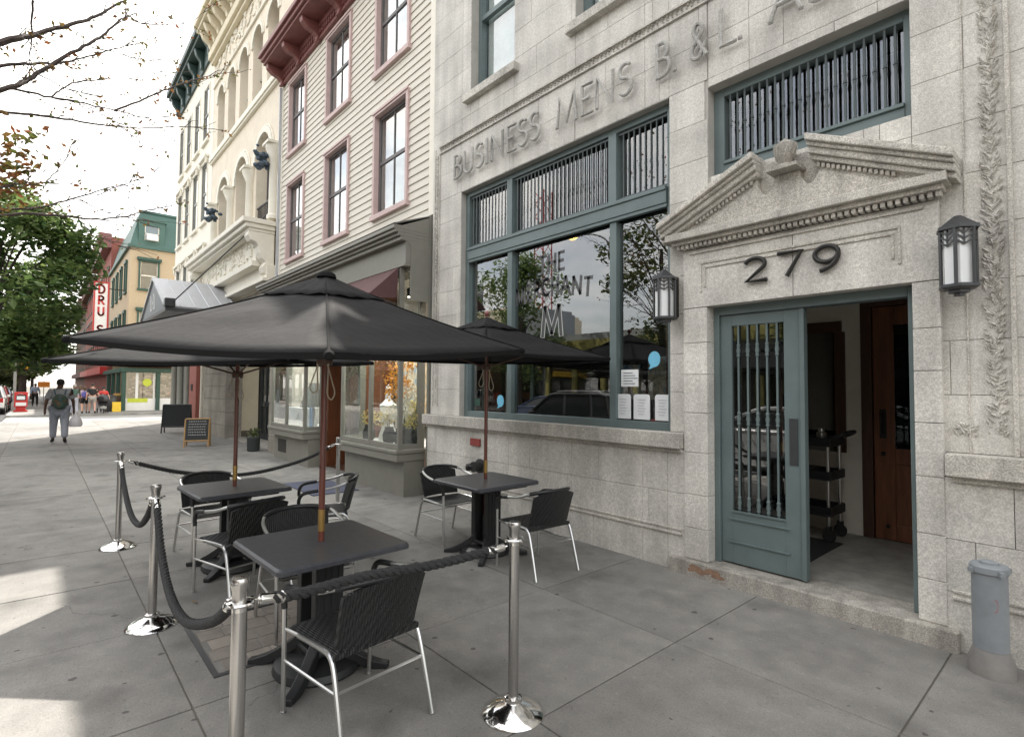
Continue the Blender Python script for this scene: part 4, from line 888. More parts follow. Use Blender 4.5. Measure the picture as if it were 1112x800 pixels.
for a, c, z0, z1 in WIN:
    f = MB(); t = .072
    f.box(a,a+t,WY-.055,WY+.10,z0+.09,z1); f.box(c-t,c,WY-.055,WY+.10,z0+.09,z1); f.box(a+t,c-t,WY-.055,WY+.10,z1-t,z1); f.box(a-.03,c+.03,WY-.085,WY+.10,z0,z0+.089); f.box(a-.02,c+.02,WY-.075,WY-.056,z1-.03,z1+.015)
    fo = f.build('window', 'pink', wh, bevel=.004)
    s = MB(); A, B_, Z0, Z1 = a+t, c-t, z0+.09, z1-t; mz = (Z0+Z1)/2+.05; mx = (A+B_)/2
    for q in ((A,A+.05,Z0,Z1),(B_-.05,B_,Z0,Z1),(A+.05,B_-.05,Z0,Z0+.06),(A+.05,B_-.05,Z1-.05,Z1),(A+.05,B_-.05,mz-.03,mz+.03)): s.box(q[0],q[1],WY+.045,WY+.085,q[2],q[3])
    s.box(mx-.012,mx+.012,WY+.05,WY+.08,Z0+.06,mz-.03); s.box(mx-.012,mx+.012,WY+.05,WY+.08,mz+.03,Z1-.05)
    s.build('sash', 'screen', fo); MB().box(A+.05,B_-.05,WY+.066,WY+.070,Z0+.06,Z1-.05).build('pane', 'glass', fo)
    MB().box(A,B_,WY+.20,WY+.205,Z0+.02,Z1).build('blind', 'blind', fo); MB().box(A-.05,B_+.05,WY+.29,WY+.30,Z0,Z0+.4).build('dark_room', 'interior', fo)
# oxblood bracketed cornice
b = MB(); b.box(HX0+.05,HX1,WY-.06,WY-.001,9.56,9.86); b.box(HX0+.02,HX1,WY-.52,WY-.001,9.93,10.0); b.box(HX0,HX1,WY-.58,WY-.001,10.0,10.09); b.box(HX0-.04,HX1,WY-.64,WY-.001,10.09,10.2)
b.box(HX0+.02,HX1,WY-.10,WY-.001,9.80,9.93); b.box(HX0+.04,HX1,WY-.085,WY-.001,9.54,9.575)
co_ = b.build('cornice', 'redcornice', wh, bevel=.012)
b = MB()
for k in range(60): b.box(HX0+.1+k*.121,HX0+.17+k*.121,WY-.09,WY-.0605,9.66,9.78)
b.build('dentil', 'redcornice', co_)
for k in range(7):
    x = HX0+.16+k*1.19
    if x > HX1-.1: x = HX1-.12
    pr = [(WY-.061,9.50),(WY-.14,9.50),(WY-.12,9.6),(WY-.20,9.68),(WY-.34,9.72),(WY-.46,9.82),(WY-.48,9.928),(WY-.061,9.928)]
    MB().prism(pr, 0, x-.08, x+.08).build('bracket', 'redcornice', wh, bevel=.012)
b = MB(); b.box(HX0,HX1,WY-.3,WY+3.4,10.2,10.25); b.build('roof', 'olive_dark', wh)
b = MB(); b.box(HX0,HX0+.2,WY+.29,WY+3.4,0,10.2); b.box(HX1-.2,HX1,WY+.29,WY+3.4,4.4,10.2); b.box(HX0+.2,HX1-.2,WY+3.2,WY+3.4,3.6,10.2); b.build('side_wall', 'siding', wh)  # house made shallow, open behind the shop, to admit daylight
# shopfront cornice, fascia, bays
FX0, FX1 = -13.72, -7.10
b = MB()
b.prism([(3.93,4.12),(4.60,4.38),(4.60,4.395),(3.90,4.135)], 0, FX0-.2, FX1-.0); b.build('shop_roof', 'olive_dark', wh)
b = MB()
for y0, z0, z1 in ((3.90,4.06,4.12),(3.93,4.01,4.06),(3.98,3.96,4.01)): b.box(FX0-.2,FX1-.001,y0,4.58,z0,z1-.001)
b.box(FX0-.18,FX1-.002,4.02,4.58,3.90,3.959); b.build('shop_cornice', 'olive', wh, bevel=.008)
b = MB(); b.box(FX0-.15,FX1-.01,4.11,4.20,3.54,3.899); b.box(FX0-.15,FX1-.008,4.09,4.20,3.52,3.545); b.box(FX1-.03,FX1-.002,4.201,4.58,3.0,3.899); b.box(FX0-.15,FX1-.01,4.20,4.59,3.48,3.53); b.build('fascia', 'olive', wh, bevel=.004)
b = MB(); b.prism([(4.60,3.53),(3.90,4.06),(4.60,4.37)], 0, FX1-.008, FX1-.004); b.box(FX1-.02,FX1+.02,4.52,4.595,0,4.37); b.build('end_panel', 'olive', wh)
def bay(x0, x1, mulls, zs):
    YF = 4.12; p = .055
    b = MB()
    for x in [x0+p/2]+mulls+[x1-p/2]: b.box(x-p/2,x+p/2,YF,YF+.07,zs+.06,3.52)
    b.box(x1-p,x1,4.46,4.58,zs+.06,3.52); b.box(x0,x0+p,4.46,4.58,zs+.06,3.52)
    b.box(x0+p,x1-p,YF+.005,YF+.065,zs+.06,zs+.14); b.box(x0+p,x1-p,YF+.005,YF+.065,3.36,3.52); b.box(x1-.05,x1-.005,YF+.07,4.46,zs+.06,zs+.14); b.box(x0+.005,x0+.05,YF+.07,4.46,zs+.06,zs+.14)
    bo = b.build('bay_window', 'olive', wh, bevel=.004)
    xs_ = [x0+p/2]+mulls+[x1-p/2]
    for a, c in zip(xs_, xs_[1:]): MB().box(a+p/2,c-p/2,YF+.03,YF+.036,zs+.14,3.36).build('pane', 'glass', bo)
    MB().box(x1-.03,x1-.024,YF+.07,4.46,zs+.14,3.52).build('pane', 'glass', bo); MB().box(x0+.024,x0+.03,YF+.07,4.46,zs+.14,3.52).build('pane', 'glass', bo)
    b = MB(); b.box(x0-.05,x1+.04,YF-.06,4.59,zs,zs+.059); b.box(x0-.03,x1+.02,YF-.04,4.59,zs-.12,zs-.001); b.build('bay_sill', 'olive', bo, bevel=.012)
    b = MB(); b.box(x0,x1,YF+.10,YF+.14,0,zs-.121); b.box(x1-.04,x1,YF+.141,4.58,0,zs-.121); b.box(x0,x0+.04,YF+.141,4.58,0,zs-.121); b.box(x0+.04,x1-.04,YF+.141,4.6,-.02,zs-.13); b.build('bulkhead', 'olive', bo)
    b = MB(); b.box(x0,x1,YF+.08,5.5,zs-.005,zs+.061); b.build('display_shelf', 'white', bo)
bay(-9.36,-7.26,[-8.24],.66); bay(-13.25,-11.15,[-12.25],.70)
MB().box(-13.0,-12.45,4.218,4.2195,.18,.48).build('bulkhead_vent', 'interior', wh)
# small spot lamps burning at the head of each bay
for k, (x, lab) in enumerate(((-7.62,'lit spot lamp at the right end of the bay window by the granite wall'),(-8.9,'lit spot lamp at the left end of the bay window by the granite wall'),(-11.6,'lit spot lamp at the right end of the far bay window'),(-12.8,'lit spot lamp at the left end of the far bay window'))):
    t = thing('spot_lamp', lab, 'lamp', (x, 4.5, 3.2), 'spot lamps in the bay windows')
    b = MB(); b.lathe([(.05,0),(.055,.12),(.03,.15),(.012,.16),(.012,.33)], (x,4.5,3.15), 14); b.build('housing','dgrey',t,smooth=True,angle=40)
    MB().lathe([(0,.005),(.045,.006),(.045,.012),(0,.013)], (x,4.5,3.143), 14).build('lens','bulb',t)
    pl = bpy.data.lights.new('spot_lamp_light','SPOT'); pl.energy = 70; pl.spot_size = R_(140); pl.spot_blend = .6; pl.shadow_soft_size = .05; pl.color = (1,.95,.86); po = bpy.data.objects.new('spot_lamp_light', pl); col.objects.link(po); po.location = (x,4.5,3.12)
# shop room, door and awning
b = MB(); wall(b,FX0,FX1,0,3.53,[(-13.3,-11.4,.3,3.3),(-11.0,-9.6,.3,3.3),(-9.3,-7.4,.3,3.3)],7.6,7.65); b.box(FX0,FX0+.05,4.6,7.6,0,4.2); b.box(FX1-.05,FX1,4.6,7.6,0,4.2); b.box(FX0,FX1,4.6,7.6,3.53,3.58); b.build('shop_interior', 'interior_wall', wh); MB().box(FX0,FX1,4.62,7.6,-.02,.02).build('shop_floor', 'wood_brown', wh)  # unseen rear openings added so daylight reaches the bay displays
b = MB(); y=5.2; wall(b,-11.10,-9.40,.0,3.52,[(-10.75,-9.75,.02,2.6)],y,y+.06); b.build('door_surround', 'wood_brown', wh)
d = MB(); wall(d,-10.74,-9.76,.03,2.59,[(-10.6,-9.9,.95,2.4)],y-.02,y+.03); do = d.build('shop_door', 'wood_orange', wh, bevel=.006); MB().box(-10.6,-9.9,y,y+.006,.95,2.4).build('pane','glass_dark',do); b = MB(); b.box(-10.66,-10.63,y-.05,y-.02,.95,1.2); b.build('handle','brass',do)
b = MB()
for x in (-11.12,-9.42): b.box(x-.03,x+.05,4.60,5.2,0,3.5)
for x in (-10.98,-9.66,-9.52): b.box(x-.03,x+.03,5.05,5.199,0,3.3)
b.build('door_jamb','wood_orange',wh)
MB().box(-9.39,-9.30,4.24,4.6,.02,.62).build('bulkhead_panel','wood_orange',wh)
aw = thing('awning','faded maroon canvas awning half rolled out under the grey shop fascia','awning',(-10,4.1,3.5))
b = MB(); b.poly([(-13.4,4.095,3.51),(-7.30,4.095,3.51),(-7.30,3.62,3.06),(-13.4,3.62,3.06)]); b.build('canvas','maroon',aw,thick=.006)
b = MB(); b.poly([(-7.30,4.095,3.505),(-7.30,3.62,3.055),(-7.30,3.80,3.02),(-7.30,4.08,3.05)]); b.build('side_flap','maroon',aw,thick=.006)
b = MB(); b.tube([(-13.4,3.62,3.05),(-7.3,3.62,3.05)],.022,8); b.tube([(-7.32,4.09,2.95),(-7.32,3.62,3.05)],.012,6); b.build('front_bar','dgrey',aw,smooth=True)
# flowers and wares in the bays
def bouquet(label, c, blooms, petals, h, nm):
    t = thing(nm, label, 'flowers', c, None); rr = random.Random(int(abs(c[0]*1000)))
    b = MB(); b.lathe([(.06,0),(.10,.05),(.11,.16),(.07,.26),(.08,.28)], c, 18); b.build('vase','matdark',t,smooth=True)
    b = MB(); g = MB()
    for (dx,dy,dz,r) in blooms:
        C = Vector((c[0]+dx,c[1]+dy,c[2]+dz)); b.tube([(c[0],c[1],c[2]+.2),tuple(C)],.006,5)
        for k in range(int(500*r)):
            d = Vector((rr.gauss(0,1),rr.gauss(0,1),rr.gauss(0,1))).normalized(); o = C+d*r*rr.uniform(.5,1); s = .055*rr.uniform(.6,1.2); u = d.orthogonal().normalized(); v_ = d.cross(u); an = rr.uniform(0,6.3); e = u*cos(an)+v_*sin(an)+d*.6; w_ = d.cross(e).normalized()
            g.quad(tuple(o-w_*s*.5),tuple(o+e*s*.5-w_*s*.1+d*.01),tuple(o+e*s),tuple(o+w_*s*.5))
    b.build('stems','leaf_in',t); g.build('blooms',petals,t,smooth=True)
bouquet('tall spray of orange blossom in the bay window by the granite wall', (-7.72,4.42,.73), [(-.05,0,1.15,.26),(.1,-.1,.95,.22),(-.2,.05,.85,.2),(.05,.1,1.4,.2)], 'petal_o', 1, 'flower_arrangement')
bouquet('white blossom massed low behind the right pane of the bay window', (-7.55,4.38,.73), [(.0,0,.62,.20),(-.25,.05,.55,.18),(-.1,.1,.85,.16)], 'petal_w', 1, 'flower_arrangement')
bouquet('cream yellow hydrangea heads at the right end of the bay window', (-7.38,4.42,.73), [(.02,0,.42,.13),(-.02,.1,.64,.14)], 'petal_y', 1, 'flower_arrangement')
bouquet('pale yellow flower heads low behind the left pane of the bay window', (-8.75,4.38,.73), [(.0,0,.42,.14),(.3,.05,.40,.14),(.55,.1,.44,.12)], 'petal_y', 1, 'flower_arrangement')
bouquet('small pale blossom by the centre bar of the bay window', (-8.1,4.42,.73), [(.0,0,.48,.15),(-.2,.05,.40,.12)], 'petal_w', 1, 'flower_arrangement')
tag(MB().lathe([(.0,0),(.16,.0),(.17,.04),(.09,.3),(.16,.62),(.06,.72),(.05,.95),(.0,1.0)],(-8.75,4.75,.73),20).build('statuette','white',smooth=True),'tall white figurine standing among flowers in the bay window','figurine')
t = thing('lampshade_display','grey cone shaped lampshade on a pale stand in the far bay window','lamp',(-11.6,4.5,.76)); b=MB(); b.lathe([(.12,0),(.13,.02),(.02,.05),(.02,.5)],(-11.6,4.5,.76),16); b.build('stand','white',t,smooth=True); b=MB(); b.lathe([(.30,.48),(.10,1.0)],(-11.6,4.5,.76),20); b.build('lamp_shade','cream_grey',t,smooth=True)
tag(MB().prism([(-12.35,.76),(-11.95,.76),(-12.1,1.6)],1,4.6,4.64).build('display_card','blue_cloth'),'tall pale blue triangular display card in the far bay window','card')
tag(MB().box(-13.05,-12.1,4.4,4.8,.765,1.2).build('display_box','white',bevel=.01),'white box on the shelf of the far bay window','box')
tag(MB().box(-9.0,-8.3,5.2,5.3,1.2,2.6).build('wall_poster','poster'),'colourful poster board hanging inside the flower shop','poster')
tag(MB().box(-9.55,-8.2,3.2,3.95,.0,.012).build('doormat','mat_blue'),'dark blue doormat lying in front of the grey bay window and shop door','doormat')
# ------------------------------------------------------------------ arcaded stucco building
IX0, IX1 = -22.15, -14.46; IY = 4.6
it = thing('arcaded_building','tall cream stucco building with tiers of round arches, a heavy balcony and carved brackets','building',(-18.3,IY,0))
def archwall(b, x0, x1, z0, z1, ops, y0, y1):
    """wall with round headed openings (xc, half width, bottom, spring)"""
    holes = [(xc-hw,xc+hw,zb,zs+hw) for xc,hw,zb,zs in ops]; wall(b,x0,x1,z0,z1,holes,y0,y1)
    for xc,hw,zb,zs in ops:
        n = 10
        for k in range(2*n):
            a, c = pi*k/(2*n), pi*(k+1)/(2*n); p, q = (xc+hw*cos(a),zs+hw*sin(a)),(xc+hw*cos(c),zs+hw*sin(c)); b.prism([p,(p[0],zs+hw),(q[0],zs+hw),q],1,y0,y1)
def archtrim(b, xc, hw, zs, t, y0, y1, n=12):
    for k in range(n):
        a, c = pi*k/n, pi*(k+1)/n; b.prism([(xc+hw*cos(a),zs+hw*sin(a)),(xc+(hw+t)*cos(a),zs+(hw+t)*sin(a)),(xc+(hw+t)*cos(c),zs+(hw+t)*sin(c)),(xc+hw*cos(c),zs+hw*sin(c))],1,y0,y1)
A1 = [(-15.92+k*-2.18,.70,6.15,8.15) for k in range(3)]
A2 = [(-15.35-1.42*k,.47,10.15,11.95) for k in range(5)]
b = MB(); archwall(b,IX0,IX1,5.9,9.95,A1,IY,IY+.5); archwall(b,IX0,IX1,9.95,13.3,A2,IY,IY+.4); wall(b,IX0,IX1,13.3,15,[],IY,IY+.4); wall(b,IX0,IX1,4.4,5.9,[],IY+.05,IY+.4); b.build('wall','cream_pink',it)
b = MB()
for xc,hw,zb,zs in A1: archtrim(b,xc,hw+.001,zs,.17,IY-.07,IY-.001); archtrim(b,xc,hw+.18,zs,.05,IY-.04,IY-.001)
for xc,hw,zb,zs in A2: archtrim(b,xc,hw+.001,zs,.10,IY-.05,IY-.001); archtrim(b,xc,hw+.11,zs,.04,IY-.03,IY-.001)
b.box(IX0,IX1,IY-.09,IY-.001,9.86,9.93); b.box(IX0,IX1,IY-.13,IY-.001,9.93,10.1); b.box(IX0,IX1,IY-.06,IY-.001,12.75,12.82); b.build('arch_moulding','cream_white',it,bevel=.01)
b = MB(); rr = random.Random(2)
for k in range(90):
    x = rr.uniform(IX0+.2,IX1-.2); z = rr.uniform(12.9,13.6); a = rr.uniform(0,3.1); b.obox((x,IY-.02,z),(.13*cos(a),0,.13*sin(a)),(0,.025,0),(-.03*sin(a),0,.03*cos(a)))
b.build('carved_frieze','cream_white',it,bevel=.02)
for xc in (-14.82,-17.01,-19.19,-21.37):
    b = MB(); b.lathe([(.17,0),(.17,.1),(.13,.14),(.12,1.62),(.15,1.66),(.15,1.70),(.22,1.86),(.24,1.98)],(xc,IY-.05,6.12),14); b.box(xc-.25,xc+.25,IY-.3,IY+.2,8.10,8.17); b.build('column','cream_white',it,smooth=True,angle=40)
for i,(xc,hw,zb,zs) in enumerate(A1):
    MB().box(xc-hw,xc+hw,IY+.36,IY+.38,zb,zs+hw).build('pane','glass',it); b = MB(); b.box(xc-.03,xc+.03,IY+.31,IY+.35,zb,zs+hw); b.box(xc-hw,xc+hw,IY+.31,IY+.35,zs-.05,zs+.02); b.box(xc-hw,xc-hw+.06,IY+.30,IY+.35,zb,zs); b.box(xc+hw-.06,xc+hw,IY+.30,IY+.35,zb,zs); b.build('window','screen',it)
    b = MB()
    for k in range(12): b.box(xc-hw+.05+k*.115,xc-hw+.068+k*.115,IY+.05,IY+.07,6.15,6.85)
    b.box(xc-hw,xc+hw,IY+.04,IY+.08,6.85,6.89); b.build('railing','dark_metal',it)
for xc,hw,zb,zs in A2:
    MB().box(xc-hw,xc+hw,IY+.27,IY+.29,zb,zs+hw).build('pane','glass',it); b = MB(); b.box(xc-.025,xc+.025,IY+.22,IY+.26,zb,zs+hw); b.box(xc-hw,xc+hw,IY+.22,IY+.26,11.0,11.06); b.build('window','cream_grey',it)
for x,z in ((-14.95,7.65),(-20.6,7.55)):
    b = MB(); rq = random.Random(4)
    for k in range(40): b.ball((x+rq.gauss(0,.07),IY-.32+rq.gauss(0,.08),z+rq.gauss(0,.13)),rq.uniform(.03,.085),8,(1,1.1,.8))
    b.build('ornament','petrol',it,smooth=True)
b = MB(); b.box(IX0,IX1,4.5,IY+.5,15.0,15.2); b.box(IX0-.02,IX1+.02,3.85,IY,14.75,14.95); b.box(IX0,IX1,3.95,IY,14.62,14.749); b.box(IX0+.02,IX1-.02,4.35,IY-.001,13.75,14.05); b.box(IX0+.02,IX1-.02,4.45,IY-.001,13.62,13.749)
cn_ = b.build('cornice','cream',it,bevel=.02)
for k in range(13):
    x = IX0+.3+k*.59; MB().prism([(4.34,14.06),(4.30,14.2),(4.1,14.35),(3.99,14.6),(4.59,14.6),(4.59,14.06)],0,x-.09,x+.09).build('bracket','cream',cn_,bevel=.015)
# balcony on scrolled brackets
b = MB(); b.box(IX0+.05,IX1-.25,3.78,IY-.001,5.92,6.05); b.box(IX0+.1,IX1-.3,3.86,IY-.001,5.80,5.919); b.box(IX0+.14,IX1-.34,3.95,IY-.001,5.72,5.799); b.build('balcony','cream_white',it,bevel=.015)
b = MB(); b.box(IX0+.6,IX1-.75,4.25,IY+.04,5.05,5.72); b.box(IX0+.6,IX1-.75,4.15,IY+.04,4.9,5.05); b.box(IX0+.3,IX1-.3,4.30,IY+.04,4.45,4.55); b.box(IX0+.3,IX1-.3,4.4,IY+.04,4.55,4.9)
b.build('entablature','cream_white',it,bevel=.01)
b = MB()
for k in range(70):
    x = rr.uniform(IX0+.8,IX1-.9); z = rr.uniform(5.15,5.62); a = rr.uniform(0,3.1); b.obox((x,4.24,z),(.12*cos(a),0,.12*sin(a)),(0,.03,0),(-.03*sin(a),0,.03*cos(a)))
b.build('carved_panel','cream_white',it,bevel=.02)
for x in (IX1-.52,IX0+.35):
    pts = [(IY-.002,5.72),(3.95,5.72),(3.93,5.6),(4.0,5.48),(4.13,5.45),(4.2,5.36),(4.22,5.2),(4.28,5.05),(4.38,4.95),(4.3,4.82),(4.34,4.68),(4.45,4.6),(IY-.002,4.55)]
    MB().prism(pts,0,x-.17,x+.17).build('scroll_bracket','cream_white',it,bevel=.02)
# ground floor: banded stone piers and dark doors
rp = random.Random(6)
for px0,px1,py in ((-14.52,-13.76,4.46),(-22.1,-19.0,4.5)):
    z = -.02; k = 0; b = MB()
    while z < 4.35:
        z1 = min(z+.42,4.4); b.box(px0,px1,py,py+.5,z+.008,z1-.008); z = z1; k += 1
    b.build('stone_pier','stone',it,bevel=.012)
MB().box(-14.5,-13.78,4.48,4.9,0,4.38).build('pier_core','mortar',it); MB().box(-22.08,-19.02,4.52,4.9,0,4.38).build('pier_core','mortar',it)
b = MB(); b.box(-19.0,-14.53,5.5,5.6,0,4.4); b.build('recess_wall','interior',it); MB().box(-19.0,-14.53,4.6,5.5,-.02,.03).build('entrance_step','step' if 0 else 'stepstone',it)
for x0 in (-18.1,-16.95,-15.75):
    d = MB(); wall(d,x0,x0+1.1,.03,3.1,[(x0+.12,x0+.50,1.2,2.9),(x0+.60,x0+.98,1.2,2.9),(x0+.12,x0+.50,.2,1.05),(x0+.60,x0+.98,.2,1.05)],5.3,5.36); dd_ = d.build('entrance_door','matdark',it,bevel=.006); MB().box(x0+.12,x0+.98,5.33,5.335,1.2,2.9).build('pane','glass',dd_); MB().box(x0+.12,x0+.98,5.335,5.345,.2,1.05).build('panel','black',dd_); b = MB(); b.box(x0+.53,x0+.57,5.25,5.3,1.05,1.4); b.build('handle','chrome',dd_)
b = MB(); b.box(-19.0,-14.53,4.62,5.6,4.0,4.38); b.build('soffit','stone',it)
b = MB(); b.box(IX0,IX0+.2,IY+.5,IY+9,0,15); b.box(IX1-.2,IX1,IY+.5,IY+9,10.3,15); b.box(IX0,IX1,IY+8.8,IY+9,0,15); b.box(IX0,IX1,IY,IY+9,15.0,15.05); b.box(IX0+.2,IX1-.2,IY+1.2,IY+1.25,4.4,15); b.build('side_wall','cream',it)
# ------------------------------------------------------------------ cream corner building
CX0, CX1 = -29.05, -22.2
cb = thing('corner_building','cream painted building at the street corner with tall sash windows and a dark green cornice','building',(-25.6,IY,0))
WC = [(xc-.43,xc+.43,z0,z1) for xc in (-23.35,-24.95,-26.55,-28.15) for z0,z1 in ((4.9,6.9),(8.0,10.3),(11.2,13.4))]
b = MB(); wall(b,CX0,CX1,4.3,14.3,WC,IY,IY+.4); b.build('wall','cream_white',cb)
for a,c,z0,z1 in WC:
    f = MB(); f.box(a-.10,c+.10,IY-.09,IY+.1,z0-.12,z0); f.box(a-.08,a,IY-.03,IY+.05,z0,z1); f.box(c,c+.08,IY-.03,IY+.05,z0,z1)
    if z0 < 11: f.box(a-.16,c+.16,IY-.14,IY+.05,z1+.12,z1+.22); f.box(a-.1,c+.1,IY-.06,IY+.05,z1,z1+.119); f.box(a-.14,a-.02,IY-.12,IY-.06,z1-.12,z1+.119); f.box(c+.02,c+.14,IY-.12,IY-.06,z1-.12,z1+.119)
    fo = f.build('window','cream_white',cb,bevel=.008); s = MB(); mz = (z0+z1)/2
    for q in ((a,a+.06,z0,z1),(c-.06,c,z0,z1),(a+.06,c-.06,mz-.04,mz+.04),(a+.06,c-.06,z1-.06,z1),(a+.06,c-.06,z0,z0+.07)): s.box(q[0],q[1],IY+.02,IY+.08,q[2],q[3])
    s.build('sash','cream_grey',fo); MB().box(a+.06,c-.06,IY+.045,IY+.05,z0+.07,z1-.06).build('pane','glass',fo)
    MB().box(a,c,IY+.2,IY+.205,mz-.3,z1).build('blind','blind',fo)
b = MB(); b.box(CX0-.1,CX1+.02,4.05,IY+.1,15.1,15.35); b.box(CX0-.05,CX1+.02,4.15,IY,14.95,15.099); b.box(CX0,CX1,4.52,IY-.001,14.2,14.949); b.build('cornice','greencornice',cb,bevel=.02)
for k in range(6): x = CX0+.3+k*1.24; MB().prism([(4.515,14.2),(4.42,14.25),(4.4,14.5),(4.25,14.7),(4.18,14.94),(4.515,14.94)],0,x-.11,x+.11).build('bracket','greencornice',cb,bevel=.02)
b = MB(); b.box(CX0,CX0+.2,IY+.41,IY+14,0,14.3); b.box(CX1-.2,CX1,IY+.41,IY+9,0,14.3); b.box(CX0+.2,CX1-.2,IY+13.8,IY+14,0,14.3); b.box(CX0,CX1,IY,IY+14,14.3,14.34); b.box(CX0+.2,CX1-.2,IY+1.2,IY+1.25,4.3,14.3); b.build('side_wall','cream',cb)
b = MB(); b.box(CX0,CX1,IY-.02,IY+.3,3.5,4.299); b.box(CX0-.03,CX1,IY-.1,IY-.021,4.1,4.25); b.build('shop_fascia','tan',cb); b = MB(); b.box(CX0,CX1,IY+2.5,IY+2.55,0,4.2); b.build('shop_back','interior_wall',cb)
b = MB()
for x in (-28.8,-27.3,-25.75): b.lathe([(.16,0),(.16,.3),(.11,.36),(.10,3.1),(.15,3.2),(.15,3.5)],(x,IY+.05,0),14)
b.build('column','olive',cb,smooth=True,angle=40)
f = MB(); wall(f,CX0+.1,-25.3,0,3.5,[(-28.6,-27.5,.6,3.2),(-27.1,-25.95,.6,3.2),(-25.85,-25.4,.1,3.2)],IY+.16,IY+.22); f.build('shop_frame','cream_grey',cb)
MB().box(-28.6,-25.4,IY+.185,IY+.19,.1,3.2).build('pane','glass',cb)
b = MB(); b.box(-24.85,-23.6,IY-.05,IY+.25,0,3.49); b.build('pilaster','redbrick',cb,bevel=.01); b = MB(); b.box(-23.58,-22.25,IY+.2,IY+.28,0,3.49); b.build('panel','cream_white',cb)
b = MB(); b.tube(smoothpath([(-22.45,IY-.08,4.0),(-22.45,IY-.08,.5),(-22.5,IY-.12,.2),(-22.62,IY-.2,.12)],5),.06,10); b.build('downpipe','cream_white',cb,smooth=True)
MB().box(-24.4,-24.2,IY-.09,IY-.051,1.5,1.75).build('door_bell','dgrey',cb)
b = MB(); rg = random.Random(8)
for k in range(16): x = -28.5+k*.2; b.box(x,x+.15,IY+.6,IY+.8,.7,1.0+rg.random()*1.3)
b.build('goods','goods',cb)
# gabled zinc entrance canopy
cp = thing('entrance_canopy','grey zinc gabled entrance canopy slung over the sidewalk on a steel cable','canopy',(-19.5,4.4,4.3))
ax, az, ez, hw = -19.55, 4.97, 3.86, 2.32; y0, y1 = 2.5, 4.42
b = MB()
for s in (-1,1): b.poly([(ax,y0,az),(ax,y1,az),(ax+s*hw,y1,ez),(ax+s*hw,y0,ez)])
b.build('roof','zinc',cp,thick=.05)
b = MB()
for k in range(6):
    yy = y0+.02+k*.37
    for s in (-1,1): b.tube([(ax,yy,az+.035),(ax+s*hw,yy,ez+.035)],.014,5)
b.build('roof_seam','zinc',cp)
b = MB(); b.prism([(ax-hw+.1,ez-.02),(ax+hw-.1,ez-.02),(ax,az-.08)],1,y0+.05,y0+.08); b.build('gable_panel','greypanel',cp)
b = MB(); b.box(ax-hw,ax+hw,y0+.03,y0+.11,ez-.12,ez-.03); b.box(ax-hw,ax-hw+.08,y0+.11,y1,ez-.12,ez-.03); b.box(ax+hw-.08,ax+hw,y0+.11,y1,ez-.12,ez-.03); b.build('frame','dgrey',cp)
b = MB()
for k,(h) in enumerate((.5,.42,.5,.45)): b.box(ax-.5+k*.27,ax-.42+k*.27,y0+.04,y0+.049,ez+.12,ez+.12+h)
for k in range(3): b.box(ax-.42+k*.27,ax-.34+k*.27,y0+.04,y0+.049,ez+.12+.2*(k % 2),ez+.2+.2*(k % 2))
b.build('sign_letters','white',cp)
b = MB(); b.tube([(ax+hw,y0+.1,ez),(-14.9,4.55,6.4)],.018,6); b.build('cable','dgrey',cp); b = MB(); b.box(ax+hw-.12,ax+hw+.12,y0,y0+.25,ez-.02,ez+.22); b.build('cable_bracket','black',cp,bevel=.02)
# sidewalk boards and a bin
def sandwich(label,x,y,rz,w_,h,fm,text):
    t = thing('sandwich_board',label,'sandwich board',(0,0,0),'sandwich boards on the sidewalk'); d = .22
    for s in (-1,1):
        b = MB(); p = [Vector((-w_/2,s*d,0)),Vector((w_/2,s*d,0)),Vector((w_/2,s*.02,h)),Vector((-w_/2,s*.02,h))]
        b.tube([p[0],p[3]],.022,4); b.tube([p[1],p[2]],.022,4); b.tube([p[3],p[2]],.022,4); q=[p[0].lerp(p[3],.22),p[1].lerp(p[2],.22)]; b.tube(q,.022,4); b.build('frame',fm,t)
        b = MB(); b.quad(tuple(q[0]),tuple(q[1]),tuple(p[2]),tuple(p[3])); b.build('board','chalk',t,thick=.012)
    if text:
        b = MB(); rr_ = random.Random(1)
        for k in range(6):
            zz = h*(.9-.095*k); yy = -(.02+(d-.02)*(1-zz/h))-.012; xx = -w_*.36
            while xx < w_*.34:
                l = rr_.uniform(.02,.05); b.box(xx,xx+l,yy-.002,yy,zz,zz+.012); b.box(xx+l*.4,xx+l*.4+.008,yy-.002,yy,zz,zz+.028); xx += l+.018
        b.build('chalk_writing','chalkwhite',t)
    t.location = (x,y,0); t.rotation_euler.z = rz
sandwich('small chalkboard sandwich board in a pale wood frame, chalked with rows of writing',-17.0,3.35,1.25,.58,.76,'frame_wood',True)
sandwich('larger plain black sandwich board standing behind the wood framed one',-22.4,3.75,1.2,.85,1.0,'dgrey',False)
t = thing('planter_pot','dark pot with a ragged plant against the banded stone pier','planter',(-15.0,4.25,0)); b = MB(); b.lathe([(.12,0),(.15,.02),(.16,.34),(.14,.36)],(-14.9,4.22,0),16); b.build('pot','matdark',t,smooth=True,angle=40)
b = MB(); rr = random.Random(3)
for k in range(60):
    c = Vector((-14.9+rr.gauss(0,.07),4.22+rr.gauss(0,.07),.36+rr.random()*.22)); u = Vector((rr.gauss(0,1),rr.gauss(0,1),rr.gauss(0,1))).normalized()*.05; v_ = u.orthogonal().normalized()*.02; b.quad(tuple(c-u),tuple(c+v_),tuple(c+u),tuple(c-v_))
b.build('leaves','leaf2',t)
